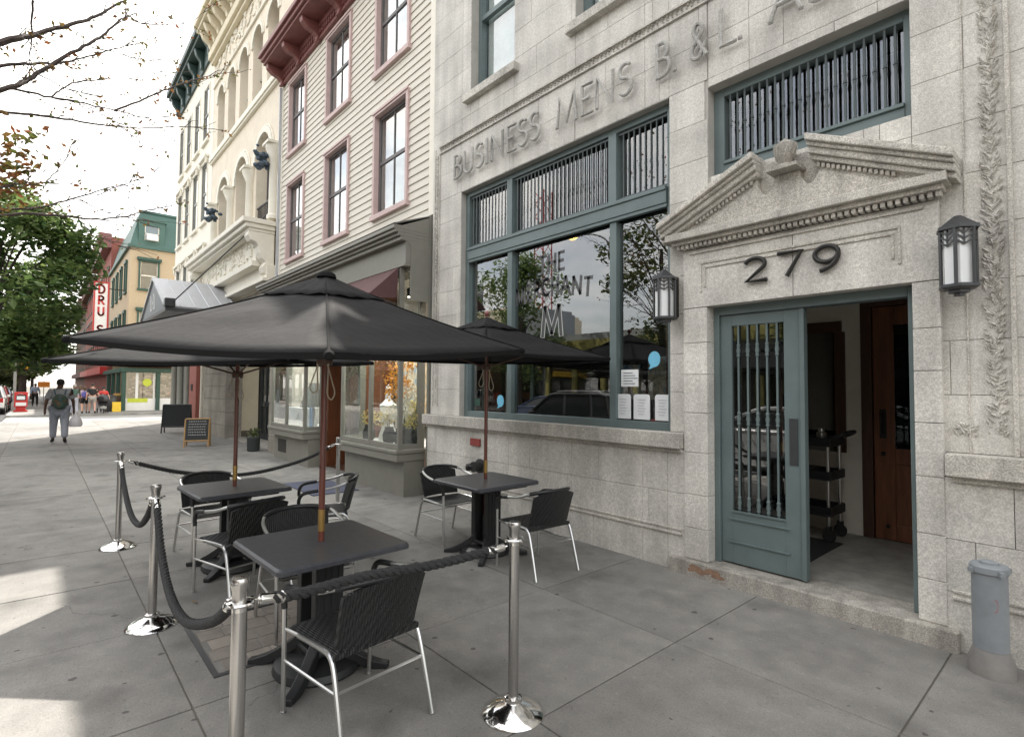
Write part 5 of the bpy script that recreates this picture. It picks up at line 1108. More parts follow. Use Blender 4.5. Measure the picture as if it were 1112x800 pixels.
# ------------------------------------------------------------------ beyond the cross street
def flatwin(b_parent, X, y0, y1, z0, z1, trim, hood=True):
    """sash window let into a wall that faces +X"""
    f = MB(); f.box(X,X+.10,y0-.1,y0,z0,z1); f.box(X,X+.10,y1,y1+.1,z0,z1); f.box(X,X+.16,y0-.16,y1+.16,z0-.14,z0)
    if hood: f.box(X,X+.24,y0-.2,y1+.2,z1+.1,z1+.28); f.box(X,X+.12,y0-.14,y1+.14,z1,z1+.1)
    else: f.box(X,X+.1,y0-.1,y1+.1,z1,z1+.1)
    fo = f.build('window', trim, b_parent); m_ = (z0+z1)/2
    s = MB(); s.box(X-.10,X-.05,y0,y1,m_-.04,m_+.04); s.box(X-.10,X-.05,y0,y0+.05,z0,z1); s.box(X-.10,X-.05,y1-.05,y1,z0,z1); s.build('sash','cream_white',fo)
    MB().box(X-.09,X-.08,y0+.05,y1-.05,z0,z1).build('pane','glass',fo); MB().box(X-.3,X-.29,y0,y1,m_+.04,z1).build('blind','blind',fo)
def wallx(b, X0, X1, y0, y1, z0, z1, holes):
    for a,c,d,e in rects(y0,y1,z0,z1,holes): b.box(X0,X1,a,c,d,e)
TX = -44.0; TY = 4.37
tn = thing('tan_brick_building','tan brick corner building with green mansard roof and a green posted shop below','building',(-50,8,0))
hx = [(4.95,5.95,8.3,10.15),(7.6,8.6,8.3,10.15),(10.2,11.2,8.3,10.15),(4.95,5.95,4.9,6.7),(7.6,8.6,4.9,6.7),(10.2,11.2,4.9,6.7)]
b = MB(); wallx(b,TX-.35,TX,TY,13,4.0,11.2,hx)
hy = [(x,x+.95,z0,z1) for x in (-46.4,-49.2,-52.0,-54.8) for z0,z1 in ((4.7,6.7),(8.2,10.2))]
wall(b,-57.5,TX-.351,4.0,11.2,hy,TY,TY+.35); b.box(-57.5,-57.2,TY+.36,13,0,11.2); b.box(-57.2,TX-.36,12.7,13,0,11.2); b.build('wall','tan',tn)
for h in hx: flatwin(tn,TX,*h,'green_trim')
for a,c,z0,z1 in hy:
    f = MB(); f.box(a-.1,a,TY-.1,TY,z0,z1); f.box(c,c+.1,TY-.1,TY,z0,z1); f.box(a-.15,c+.15,TY-.14,TY,z1,z1+.2); f.box(a-.15,c+.15,TY-.14,TY,z0-.12,z0); fo = f.build('window','green_trim',tn); MB().box(a,c,TY+.08,TY+.09,z0,z1).build('pane','glass',fo)
b = MB(); b.box(TX-.3,TX-.25,TY+.4,12.6,4.1,11); b.box(-57,TX-.4,TY+.40,TY+.45,4.1,11.1); b.build('dark_rooms','interior',tn)
b = MB(); b.poly([(TX+.05,TY-.05,11.25),(TX+.05,13,11.25),(TX-.6,13,13.75),(TX-.6,TY+.55,13.75)]); b.poly([(-57.5,TY-.05,11.25),(TX+.05,TY-.05,11.25),(TX-.6,TY+.55,13.75),(-57.5,TY+.55,13.75)]); b.poly([(TX-.6,TY+.55,13.75),(TX-.6,13,13.75),(-57.5,13,13.75),(-57.5,TY+.55,13.75)]); b.build('mansard','mansard',tn)
b = MB(); b.box(TX-.0,TX+.18,TY-.18,13,11.05,11.25); b.box(-57.5,TX,TY-.18,TY-.001,11.05,11.25); b.box(TX-.62,TX-.5,TY+.45,13,13.7,13.85); b.build('eave','mansard',tn)
for yc in (5.55,8.3,10.9):
    b = MB(); b.box(TX-.9,TX+.0,yc-.75,yc-.42,11.4,13.0); b.box(TX-.9,TX+.0,yc+.42,yc+.75,11.4,13.0); b.box(TX-.9,TX+.02,yc-.42,yc+.42,12.7,13.0); b.box(TX-.9,TX+.02,yc-.42,yc+.42,11.4,11.65); b.prism([(yc-.85,13.0),(yc+.85,13.0),(yc+.5,13.25),(yc,13.35),(yc-.5,13.25)],0,TX-.9,TX+.1); dm = b.build('dormer','mansard',tn)
    s = MB(); s.box(TX-.12,TX-.06,yc-.42,yc+.42,12.1,12.18); s.box(TX-.12,TX-.06,yc-.42,yc-.36,11.65,12.7); s.box(TX-.12,TX-.06,yc+.36,yc+.42,11.65,12.7); s.build('sash','cream_white',dm); MB().box(TX-.1,TX-.09,yc-.36,yc+.36,11.65,12.7).build('pane','glass',dm)
    if yc < 6: MB().box(TX-.05,TX+.28,yc-.32,yc+.32,11.66,12.05).build('air_conditioner','white',dm,bevel=.02)
# its corner shop
b = MB()
for y in (TY-.25,6.05,8.2,10.4): b.box(TX-.08,TX+.14,y,y+.24,0,2.6)
b.box(TX-.10,TX+.22,TY-.32,12.9,2.58,2.88); b.box(-57.4,TX-.101,TY-.3,TY-.05,2.58,2.88)
for x in (-47.5,-51,-54.5): b.box(x,x+.24,TY-.25,TY-.02,0,2.6)
b.build('shop_posts','green_trim',tn,bevel=.02)
b = MB(); b.box(TX-.04,TX,TY+.0,12.9,0,.82); b.box(TX-.06,TX-.02,4.9,5.05,.82,2.57); b.box(TX-.06,TX-.02,5.9,6.0,.82,2.57); b.box(TX-.06,TX-.02,7.1,7.2,.82,2.57); b.build('bulkhead','white',tn)
MB().box(TX-.05,TX-.04,TY,12.9,.82,2.57).build('shop_pane','glass',tn)
b = MB(); rg = random.Random(12)
for k in range(150): y = TY+.1+rg.random()*5; z = .85+rg.random()*1.4; s = .07+rg.random()*.14; b.box(TX-.5,TX-.4+rg.random()*.1,y,y+s*1.6,z,z+s)
b.build('goods','goods',tn); MB().box(TX-1.2,TX-1.1,TY+.2,12.9,0,4).build('shop_back','wood_brown',tn); MB().box(TX-1.1,TX-.3,TY+.1,12.8,3.9,3.95).build('shop_ceiling','white',tn)
MB().box(TX+.005,TX+.012,TY+.1,5.6,.55,.82).build('price_strip','lime',tn)
b = MB(); b.lathe([(.26,0),(.26,.02)],(TX-.03,5.55,1.9),20,(1,0,0)); b.build('round_poster','lime',tn)
b = MB(); n = 22
for k in range(n):
    a = TY-.2+k*.385
    b.poly([(TX+.05,a,3.75),(TX+.05,a+.38,3.75),(TX+.75,a+.38,3.15),(TX+.75,a+.19,2.98),(TX+.75,a,3.15)])
b.build('yellow_awning','yellow',tn)
bs = thing('blade_sign','tall narrow white blade sign with red letters hung off the tan brick building','sign',(-46,3.7,6.9))
b = MB(); b.box(-46.06,-45.94,2.68,3.36,5.1,8.68); b.build('panel','white',bs); b = MB(); b.box(-46.1,-45.9,2.60,2.68,5.0,8.76); b.box(-46.1,-45.9,3.36,3.44,5.0,8.76); b.box(-46.1,-45.9,2.68,3.36,8.68,8.76); b.build('edge','red',bs)
b = MB(); [text_strokes(b,c,(-45.92,2.83,z),(0,1,0),(0,0,1),.56,.055,fit=.42,flat=.015) for c,z in (('D',7.98),('R',7.22),('U',6.46),('S',5.2))]; b.build('letters','red',bs)
b = MB(); b.box(-46.03,-45.97,3.44,TY,8.3,8.36); b.box(-46.03,-45.97,3.44,TY,5.4,5.46); b.build('arm','dark_metal',bs)
def rowhouse(label,x0,x1,zt,m_,cor,nm='brick_row_house'):
    t = thing(nm,label,'building',((x0+x1)/2,TY+4,0)); n = int((x1-x0)/2.4); hs = [(x0+.8+k*2.4,x0+1.8+k*2.4,z,z+1.9) for k in range(n) for z in [3.9+3.1*j for j in range(int((zt-3)/3.1))]]
    b = MB(); wall(b,x0,x1,0,zt,hs,TY,TY+.3); b.box(x1-.3,x1,TY+.301,TY+9,0,zt); b.box(x0,x0+.3,TY+.301,TY+9,0,zt); b.box(x0,x1,TY+8.7,TY+9,0,zt); b.box(x0,x1,TY,TY+9,zt,zt+.1); b.build('wall',m_,t)
    b = MB(); b.box(x0,x1+.1,TY-.9,TY-.001,zt-.2,zt+.35); b.box(x0,x1+.05,TY-.6,TY-.001,zt-.9,zt-.2); b.build('cornice',cor,t,bevel=.04)
    b = MB()
    for q in hs: b.box(q[0]-.1,q[1]+.1,TY-.08,TY-.001,q[3],q[3]+.2); b.box(q[0]-.1,q[1]+.1,TY-.08,TY-.001,q[2]-.12,q[2])
    b.build('lintel','green_trim',t); b = MB()
    for q in hs: b.box(q[0],q[1],TY+.1,TY+.12,q[2],q[3])
    b.build('window_glass','glass_dark',t); MB().box(x0+.3,x1-.3,TY+.6,TY+.65,.1,zt-.1).build('dark_rooms','interior',t)
    b = MB(); b.box(x0+.2,x1-.2,TY-.5,TY-.001,2.7,3.3); b.build('shop_awning','maroon' if m_ != 'redbrick' else 'red',t)
    return t
rowhouse('red brick row house with a dark heavy cornice rising behind the mansard roof',-72.5,-57.6,14.5,'redbrick','redcornice')
rowhouse('lower red row house with a brown cornice past the taller one',-88,-72.6,13.2,'redbrick','brownbrick')
rowhouse('brown brick row house far up the street, last of the row',-112,-88.1,12.5,'brownbrick','brownbrick')
MB().box(-44.6,-44.0,3.4,3.9,0,.0).build('patch','slab',kind='structure') if 0 else None

# ------------------------------------------------------------------ trees
def leafcloud(b, centers, n, size, rr, flat=.5):
    for k in range(n):
        c, r = centers[rr.randrange(len(centers))]; d = Vector((rr.gauss(0,1),rr.gauss(0,1),rr.gauss(0,1))); d.normalize(); o = Vector(c)+d*r*(rr.random()**.45); s = size*rr.choice((.5,.7,.9,1.1,1.5))*rr.uniform(.85,1.15)
        u = Vector((rr.gauss(0,1),rr.gauss(0,1),rr.gauss(0,flat))).normalized(); v = u.cross(Vector((rr.gauss(0,.5),rr.gauss(0,.5),1))).normalized(); w_ = u.cross(v)
        b.v += [tuple(o-u*s),tuple(o-v*s*.5+w_*s*.12),tuple(o+u*s),tuple(o+v*s*.5+w_*s*.12)]; i = len(b.v)-4; b.f.append((i,i+1,i+2,i+3))
def tree(label, x, y, h0, top, rad, n, size, lm, seed, group=None, cen=None, nm='street_tree'):
    rr = random.Random(seed); t = thing(nm,label,'tree',(x,y,-.05),group); b = MB(); H = top; cz = (h0+top)/2; cx_, cy_ = cen or (x,y)
    b.tube(smoothpath([(x,y,-.1),(x+.05,y,h0*.6),(x*.7+cx_*.3,y*.7+cy_*.3,h0+.2*(top-h0)),(cx_,cy_,cz+.25*(top-h0))],4),[.17*(1-.055*k)*(top/6)**.5 for k in range(13)],9)
    cs = []
    for k in range(38):
        a = rr.uniform(0,6.28); rz = rr.uniform(-1,1); rho = sqrt(max(0,1-rz*rz))*rr.uniform(.45,.95); c = Vector((cx_+rad*rho*cos(a), cy_+rad*rho*sin(a), cz+rz*(top-h0)/2*.82)); cs.append((tuple(c), rad*rr.uniform(.20,.36)))
        s = Vector((cx_*.8+x*.2,cy_*.8+y*.2,max(h0*.8,c.z-.5*abs(c.z-h0)-.3))); b.tube(bez(s,(s+c)/2+Vector((0,0,.2*rad)),c,5),[.03,.027,.022,.018,.012,.006],5)
    b.build('trunk','bark',t,smooth=True); g = MB(); leafcloud(g,cs,n,size,rr); g.build('crown',lm,t)
    return t
tree('leafy green street tree at the left edge, its crown hanging over the kerb', -19.3,-1.12,2.0,7.0,2.35,26000,.088,'leaf',21,cen=(-19.4,-.95))
tree('green tree past the cross street behind the red newspaper box',-53,-1.0,2.4,7.5,2.9,6000,.15,'leaf2',22,'trees up the street')
tree('tall pale green tree farther up the street on the kerb',-66,-1.0,2.6,9.0,3.3,5000,.19,'leaf_far',23,'trees up the street')
tree('farthest street tree closing the view up the street',-84,-.6,2.6,9.0,3.6,4000,.24,'leaf_far',24,'trees up the street')
tree('low leafy tree at the far end of the street, nearest the middle of the road',-118,-5,.8,9,5.5,5000,.34,'leaf_far',33,'trees up the street')
tree('low leafy tree at the far end of the street on the left kerb side',-112,-13,.8,10,6,5000,.34,'leaf_far',34,'trees up the street')
tree('bushy dark tree close behind the traffic signal on the far sidewalk',-72,-1.6,1.6,6.5,2.8,5000,.2,'leaf2',35,'trees up the street')
tree('tree on the opposite side of the street far up the road',-60,-11,2.2,10,4.2,5000,.2,'leaf_far',25,'trees up the street')
tree('loose leafed tree across the road, mirrored in the right pane of the big window',-13.2,-11.0,2.6,9.6,3.0,5200,.12,'leaf2',26,'trees across the road')
tree('dense tree across the road, mirrored at the left of the big window',-22.5,-11.0,2.0,9.5,3.3,9000,.12,'leaf',27,'trees across the road')
tree('bushy tree across the road, mirrored in the glass of the green door',-6.0,-11.2,1.6,8.5,3.0,8000,.12,'leaf2',36,'trees across the road')
tree('tree across the road facing the wooden town house',-31.5,-11.0,2.0,9.0,3.2,7000,.13,'leaf',28,'trees across the road')
tree('tree across the road straight behind the camera',1.5,-11.0,2.4,9.0,3.0,5000,.13,'leaf2',29,'trees across the road')
# the bare limbed tree at the kerb whose branches reach over the sidewalk
def atx(px,py,X):
    d = Ff + Rr*((px-556)/580.9) + Dd*((py-400)/580.9); k = X/d.x; return Vector((X, d.y*k, 1.67+d.z*k))
nt_ = thing('bare_street_tree','thinly leaved street tree whose bare dark branches reach in from the upper left','tree',(-6.2,-1.0,-.05)); rr = random.Random(31)
b = MB(); b.tube(smoothpath([(-6.2,-1.0,-.1),(-6.2,-1.0,1.6),(-6.15,-1.02,2.6),(-6.1,-1.05,3.8),(-6.0,-1.0,5.2),(-5.9,-1.1,7)],4),[.14-.0055*k for k in range(21)],10); b.build('trunk','bark',nt_,smooth=True)
BR = [([(0,47),(30,40),(60,31),(95,22),(120,9),(145,-4)],.030,-5.6),([(0,72),(40,69),(68,68),(100,60),(140,49)],.018,-5.9),([(0,98),(30,86),(60,68),(95,48),(112,38),(130,22),(137,18)],.024,-5.7),([(0,122),(60,128),(110,136),(150,139),(200,138),(243,142)],.014,-6.3),([(0,97),(55,106),(90,112),(125,120),(160,128),(190,126)],.013,-6.0),([(125,120),(165,104),(200,90),(222,84),(245,79)],.010,-6.1),([(35,0),(34,40),(31,72)],.010,-5.6),([(140,18),(155,26),(185,27),(210,23),(224,10)],.006,-6.0),([(57,105),(75,92),(110,86),(150,84),(190,74)],.008,-6.2),([(40,80),(70,95),(105,104),(130,104)],.006,-6.3),([(100,52),(130,58),(160,66),(195,60)],.006,-6.4),([(95,118),(120,130),(140,145),(152,152)],.005,-6.2),
 ([(0,228),(40,226),(85,214),(120,204),(150,200)],.013,-6.2),([(0,234),(60,234),(100,238),(130,236),(160,229),(200,220)],.015,-6.0),([(0,204),(30,199),(82,200)],.012,-5.8),([(50,197),(66,180),(78,158)],.006,-5.9),([(85,216),(110,228),(150,238),(200,243)],.006,-6.4),([(82,235),(100,252),(130,268)],.005,-6.2),([(105,212),(140,198),(170,186)],.005,-6.1)]
b = MB(); g = MB(); tips = []
for pts, r, X in BR:
    P3 = [atx(px,py,X-.12*k) for k,(px,py) in enumerate(pts)]
    if pts[0][0] == 0: P3 = [Vector((-6.1,-1.0,P3[0].z-.35))] + P3
    sp = smoothpath(P3,6); n = len(sp); wob = [p+Vector((rr.uniform(-1,1),rr.uniform(-1,1),rr.uniform(-1,1)))*.006 for p in sp]; b.tube(wob,[max(.0022,.95*r*(1-.78*k/n)) for k in range(n)],6)
    for k in range(4,n):
        if wob[k].y < -.45: continue
        if rr.random() < .55:
            d = (wob[k]-wob[k-1]).normalized(); d2 = (d+Vector((rr.uniform(-.6,.6),rr.uniform(-.3,.9),rr.uniform(-.7,.9)))).normalized(); l = rr.uniform(.08,.34); e = wob[k]+d2*l; m_ = (wob[k]+e)/2+Vector((0,0,rr.uniform(-.04,.04))); b.tube([wob[k],m_,e],[.0042,.003,.0016],4); tips += [e,m_]
    tips.append(wob[-1])
b.build('branches','bark',nt_,smooth=True)
for p in tips:
    for k in range(rr.choice((0,0,1,2,3,4))):
        o = p+Vector((rr.gauss(0,.022),rr.gauss(0,.022),rr.gauss(0,.022))); s = rr.uniform(.010,.030); u = Vector((rr.gauss(0,1),rr.gauss(0,1),rr.gauss(0,1))).normalized()*s; v = u.orthogonal().normalized()*s*.55; g.quad(tuple(o-u),tuple(o+v),tuple(o+u),tuple(o-v))
clm = [atx(px,py,-5.9) for px,py in ((5,180),(15,190),(8,205),(20,175),(30,185),(-5,195),(10,165),(3,215),(25,210),(35,205),(-10,180),(-10,210),(40,160),(18,150))]
for k in range(300):
    c = rr.choice(clm); o = c+Vector((rr.gauss(0,.1),rr.gauss(0,.07),rr.gauss(0,.07))); s = rr.uniform(.02,.045); u = Vector((rr.gauss(0,1),rr.gauss(0,1),rr.gauss(0,.6))).normalized()*s; v = u.orthogonal().normalized()*s*.5; g.quad(tuple(o-u),tuple(o+v),tuple(o+u),tuple(o-v))
for k in range(700):
    o = Vector((-6+rr.gauss(0,1.3),-1.6+rr.gauss(0,.9),6.2+rr.gauss(0,1))); s = rr.uniform(.03,.06); u = Vector((rr.gauss(0,1),rr.gauss(0,1),rr.gauss(0,.6))).normalized()*s; v = u.orthogonal().normalized()*s*.5
    if o.y < -.7: g.quad(tuple(o-u),tuple(o+v),tuple(o+u),tuple(o-v))
g.build('leaves',leafmat('thin autumn leaves',(.09,.12,.03),(.20,.07,.03)),nt_)

# ------------------------------------------------------------------ people
def skinmesh(name, V, E, Rd, m, parent, sub=1, root=0):
    me = bpy.data.meshes.new(name); me.from_pydata([tuple(v) for v in V],E,[]); o = bpy.data.objects.new('tmp',me); col.objects.link(o)
    o.modifiers.new('s','SKIN'); s2 = o.modifiers.new('u','SUBSURF'); s2.levels = sub; s2.render_levels = sub
    if not me.skin_vertices: me.attributes
    for k,r in enumerate(Rd):
        sv = me.skin_vertices[0].data[k]; sv.radius = (r,r) if not isinstance(r,tuple) else r; sv.use_root = (k == root)
    dg = bpy.context.evaluated_depsgraph_get(); dg.update(); nm_ = bpy.data.meshes.new_from_object(o.evaluated_get(dg)); bpy.data.objects.remove(o)
    for p in nm_.polygons: p.use_smooth = True
    nm_.materials.clear(); nm_.materials.append(M[m]); ob = bpy.data.objects.new(name,nm_); col.objects.link(ob); ob.parent = parent; return ob
def person(label, loc, heading, H=1.75, girth=1., step=.22, skin='skin', top='grey_shirt', bottom='grey_trouser', shorts=False, hair='hair', longhair=False, arm=(.0,.0), sleeves=.5, cap=None, bend=(0,0)):
    t = thing('person',label,'person',(0,0,0)); k = H/1.75; g = girth
    def S(x,y,z): return (x*k,y*k*(.6+.4*g),z*k)
    J = {}; J['pel']=S(0,0,.96); J['sp']=S(.01,0,1.15); J['ch']=S(0,0,1.33); J['nk']=S(.0,0,1.47); J['hb']=S(.02,0,1.58); J['ht']=S(.02,0,1.70)
    for n_,s in (('L',1),('R',-1)):
        sw = step*s; a = arm[0 if s > 0 else 1]
        J['sh'+n_]=S(-.0,.17*s,1.41); J['el'+n_]=S(-.03+a*.5-sw*.25,.25*s,1.14); J['wr'+n_]=S(.05+a-sw*.4,.27*s,.91+abs(a)*.5+bend[0 if s>0 else 1]); J['ha'+n_]=S(.07+a-sw*.45,.27*s,.84+abs(a)*.55+bend[0 if s>0 else 1]*1.2)
        J['hp'+n_]=S(0,.09*s,.90); J['kn'+n_]=S(.03+sw*.5,.105*s,.50); J['an'+n_]=S(sw-.03-(.06 if sw<0 else 0),.11*s,.085+(.03 if sw<0 else 0)); J['to'+n_]=S(sw+.13-(.05 if sw<0 else 0),.13*s,.03)
        for f in range(4): J['f%d%s'%(f,n_)]=S(.07+a-sw*.5+(-.03+.02*f),.268*s,.76+abs(a)*.55+bend[0 if s>0 else 1]*1.2)
        J['th'+n_]=S(.11+a-sw*.45,.255*s,.80+abs(a)*.55+bend[0 if s>0 else 1]*1.2)
    names = list(J); ix = {n_:i for i,n_ in enumerate(names)}
    Ed = [('pel','sp'),('sp','ch'),('ch','nk'),('nk','hb'),('hb','ht')]
    for s in 'LR':
        Ed += [('ch','sh'+s),('sh'+s,'el'+s),('el'+s,'wr'+s),('wr'+s,'ha'+s),('pel','hp'+s),('hp'+s,'kn'+s),('kn'+s,'an'+s),('an'+s,'to'+s),('ha'+s,'th'+s)]+[('ha'+s,'f%d%s'%(f,s)) for f in range(4)]
    rad = {'pel':.125*g,'sp':.12*g,'ch':.13*g,'nk':.055,'hb':.085,'ht':.075}
    for s in 'LR': rad.update({'sh'+s:.06*g,'el'+s:.042,'wr'+s:.028,'ha'+s:.03,'hp'+s:.095*g,'kn'+s:.056*g**.5,'an'+s:.036,'to'+s:.03,'th'+s:.009,**{'f%d%s'%(f,s):.009 for f in range(4)}})
    skinmesh('body',[J[n_] for n_ in names],[(ix[a],ix[c]) for a,c in Ed],[rad[n_]*k for n_ in names],skin,t)
    def part(nm,pts,edges,rs,m): skinmesh(nm,pts,edges,[r*k for r in rs],m,t)
    L_ = lambda a,c,u: tuple(Vector(J[a]).lerp(Vector(J[c]),u))
    V=[J['pel'],J['sp'],J['ch'],L_('ch','nk',.75)]; E_=[(0,1),(1,2),(2,3)]; r=[.142*g,.138*g,.145*g,.085]
    for s in 'LR':
        i=len(V); V+=[J['sh'+s],L_('sh'+s,'el'+s,sleeves*1.6 if sleeves<.65 else 1)]; E_+=[(2,i),(i,i+1)]; r+=[.075*g,.066*g]
        if sleeves>.8: V+=[L_('el'+s,'wr'+s,.95)]; E_+=[(i+1,i+2)]; r+=[.045]
    part('shirt',V,E_,r,top)
    V=[J['pel']]; E_=[]; r=[.14*g]
    for s in 'LR':
        i=len(V); V+=[J['hp'+s],J['kn'+s] if not shorts else L_('hp'+s,'kn'+s,.8)]; E_+=[(0,i),(i,i+1)]; r+=[.115*g,.082*g**.5]
        if not shorts: V+=[L_('kn'+s,'an'+s,.92)]; E_+=[(i+1,i+2)]; r+=[.068*g**.5]
    part('shorts' if shorts else 'trousers',V,E_,r,bottom)
    for s in 'LR': part('shoe',[L_('an'+s,'to'+s,-.25),J['an'+s],J['to'+s]],[(0,1),(1,2)],[.036,.05,.04],'shoe')
    b = MB(); hb = Vector(J['hb']); b.ball(tuple(hb+Vector((-.012,0,.075))*k),.105*k,14,(1.02,.88,.92) if not longhair else (1.05,.95,1.0))
    if longhair: b.ball(tuple(hb+Vector((-.06,0,-.03))*k),.095*k,12,(.7,1,1.4))
    hr = b.build('hair' if not cap else 'cap',cap or hair,t,smooth=True)
    b = MB(); hx_ = Vector(J['hb'])+Vector((.09,0,.02))*k; b.ball(tuple(hx_),.016*k,8,(1.2,.8,1.3)); b.build('nose',skin,t,smooth=True)
    b = MB(); [b.ball(tuple(hx_+Vector((-.015,s*.032,.035))*k),.009*k,6) for s in (-1,1)]; b.build('eyes','black',t)
    b = MB(); [b.ball(tuple(Vector(J['hb'])+Vector((.0,s*.083,.03))*k),.02*k,8,(.8,.5,1.3)) for s in (-1,1)]; b.build('ears',skin,t,smooth=True)
    b = MB(); b.ball(tuple(hx_+Vector((-.012,0,-.04))*k),.018*k,8,(.4,1.2,.35)); b.build('mouth','redplaque',t)
    t.location = loc; t.rotation_euler.z = heading; J['k']=k
    return t, J
def world(t, J, n_): return Matrix.Translation(t.location) @ Matrix.Rotation(t.rotation_euler.z,4,'Z') @ Vector(J[n_]).to_4d()
pm, J = person('heavy set man in grey shirt and trousers walking away, backpack on, white bag in hand',(-20.3,.47,0),pi-.02,1.86,1.3,.20,'skin_dark','grey_shirt','grey_trouser',sleeves=.55)
t = thing('backpack','dark green camouflage backpack worn by the man walking away','backpack',(0,0,0)); c = Vector((0,0,1.27)); b = MB(); b.ball((-.24,0,1.20),.19,16,(.65,.95,1.15)); b.build('main_pouch','packgreen',t,smooth=True); b = MB(); b.ball((-.35,0,1.10),.13,14,(.55,1.05,.85)); b.build('front_pouch','packgreen',t,smooth=True)
for s in (-1,1):
    b = MB(); b.tube(smoothpath([(-.20,s*.10,1.40),(-.12,s*.13,1.53),(.04,s*.15,1.55),(.16,s*.15,1.42),(.15,s*.17,1.2),(-.1,s*.2,1.05)],5),.018,6); b.build('strap','packtrim',t,smooth=True)
b = MB(); b.tube([(-.34,0,1.20),(-.35,0,1.34),(-.28,0,1.41)],.02,6); b.build('top_loop','packtrim',t,smooth=True)
t.location = pm.location; t.rotation_euler.z = pm.rotation_euler.z
hw_ = world(pm,J,'haL' if world(pm,J,'haL').y > world(pm,J,'haR').y else 'haR')
t = thing('shopping_bag','white plastic shopping bag hanging from the right hand of the man in grey','bag',(hw_.x,hw_.y+.03,.45)); b = MB(); b.lathe([(.02,.42),(.035,.36),(.09,.28),(.15,.16),(.17,.05),(.14,-.02),(0,-.03)],(hw_.x,hw_.y+.05,.47),16); b.build('sack','bag',t,smooth=True); b = MB(); b.tube([(hw_.x,hw_.y+.05,.86),(hw_.x,hw_.y+.03,.92),(hw_.x,hw_.y,.82)],.012,5); b.build('handle','bag',t)
person('woman in a pale lilac top and black shorts walking off across the street',(-40.9,1.85,0),pi,1.66,.95,.2,'skin_light','lilac_cloth','black_cloth',True,'hair_br',True)
p2,J2 = person('woman in white with a purple pack and black shorts beside the man in black',(-41.0,2.08,0),pi,1.62,1.,-.2,'skin_light','white_cloth','black_cloth',True,'hair_br',True)
t = thing('shoulder_bag','purple pack on the back of the woman in white','backpack',(0,0,0)); b = MB(); b.ball((-.2,.02,1.12),.15,14,(.6,1,1.3)); b.build('pouch','purple',t,smooth=True); b=MB(); b.tube(smoothpath([(-.15,-.1,1.22),(-.02,-.12,1.44),(.13,-.1,1.25)],5),.015,6); b.build('strap','purple',t,smooth=True); t.location=p2.location; t.rotation_euler.z=p2.rotation_euler.z
p3,J3 = person('man in a black T shirt and light grey shorts walking off across the street',(-40.6,2.42,0),pi,1.80,1.12,.2,'skin_light','black_cloth','grey_shorts',True,'hair')
t = thing('hand_bag','dark bag carried by the man in the black T shirt','bag',(0,0,0)); b=MB(); b.box(-40.85,-40.45,2.78,2.95,.72,1.0); b.build('body','black_cloth',t,bevel=.04); b=MB(); b.tube(smoothpath([(-40.8,2.86,1.0),(-40.65,2.80,1.18),(-40.5,2.86,1.0)],5),.012,6); b.build('strap','black_cloth',t)
for o in list(t.children): pass
p4_,J4 = person('woman in a red top standing behind a pushchair on the far kerb',(-41.3,3.0,0),.15,1.60,1.,.02,'skin_light','red_cloth','black_cloth',False,'hair',True,arm=(.22,.22))
t = thing('pushchair','dark three wheeled pushchair on the far kerb before the corner shop','pushchair',(-40.6,2.95,0)); X,Y=-40.6,2.95
b=MB(); b.poly([(X-.2,Y-.2,.55),(X-.2,Y+.2,.55),(X-.35,Y+.2,1.0),(X-.35,Y-.2,1.0)]); b.poly([(X-.2,Y-.2,.55),(X-.2,Y+.2,.55),(X+.2,Y+.2,.5),(X+.2,Y-.2,.5)]); b.build('seat','black_cloth',t,thick=.04)
b=MB(); b.lathe([(.30,0),(.32,.1),(.25,.25),(.1,.33)],(X-.25,Y,.80),12,(0.3,0,1)); b.build('hood','dgrey',t,smooth=True)
b=MB(); [b.tube([(X-.55,Y+s*.22,1.02),(X-.2,Y+s*.22,.6),(X+.3,Y+s*.1,.15)],.015,6) for s in(-1,1)]; [b.tube([(X-.2,Y+s*.22,.6),(X-.4,Y+s*.24,.15)],.015,6) for s in(-1,1)]; b.tube([(X-.55,Y-.22,1.02),(X-.55,Y+.22,1.02)],.018,6); b.build('frame','dark_metal',t)
for wx,wy in ((-.4,-.26),(-.4,.26),(.3,0)): b=MB(); b.lathe([(.13,-.025),(.15,0),(.13,.025)],(X+wx,Y+wy,.15),16,(0,1,0)); b.build('wheel','rubber',t,smooth=True)
b=MB(); b.lathe([(.08,-.04),(.14,0),(.08,.04)],(X+.16,Y,.34),14,(1,0,.2)); b.box(X-.2,X+.15,Y-.16,Y+.16,.26,.42); b.build('basket','cream_grey',t)
person('man in a pale blue shirt and dark trousers coming down the far sidewalk',(-56.4,-.2,0),.1,1.8,1.,.15,'skin','blue_cloth','black_cloth',False,'hair',sleeves=.95)
person('person in a dark green T shirt just beyond the man in grey',(-38.6,1.5,0),pi,1.75,1.,.2,'skin_dark','green_trim','grey_trouser',False,'hair',cap='grey_shorts')
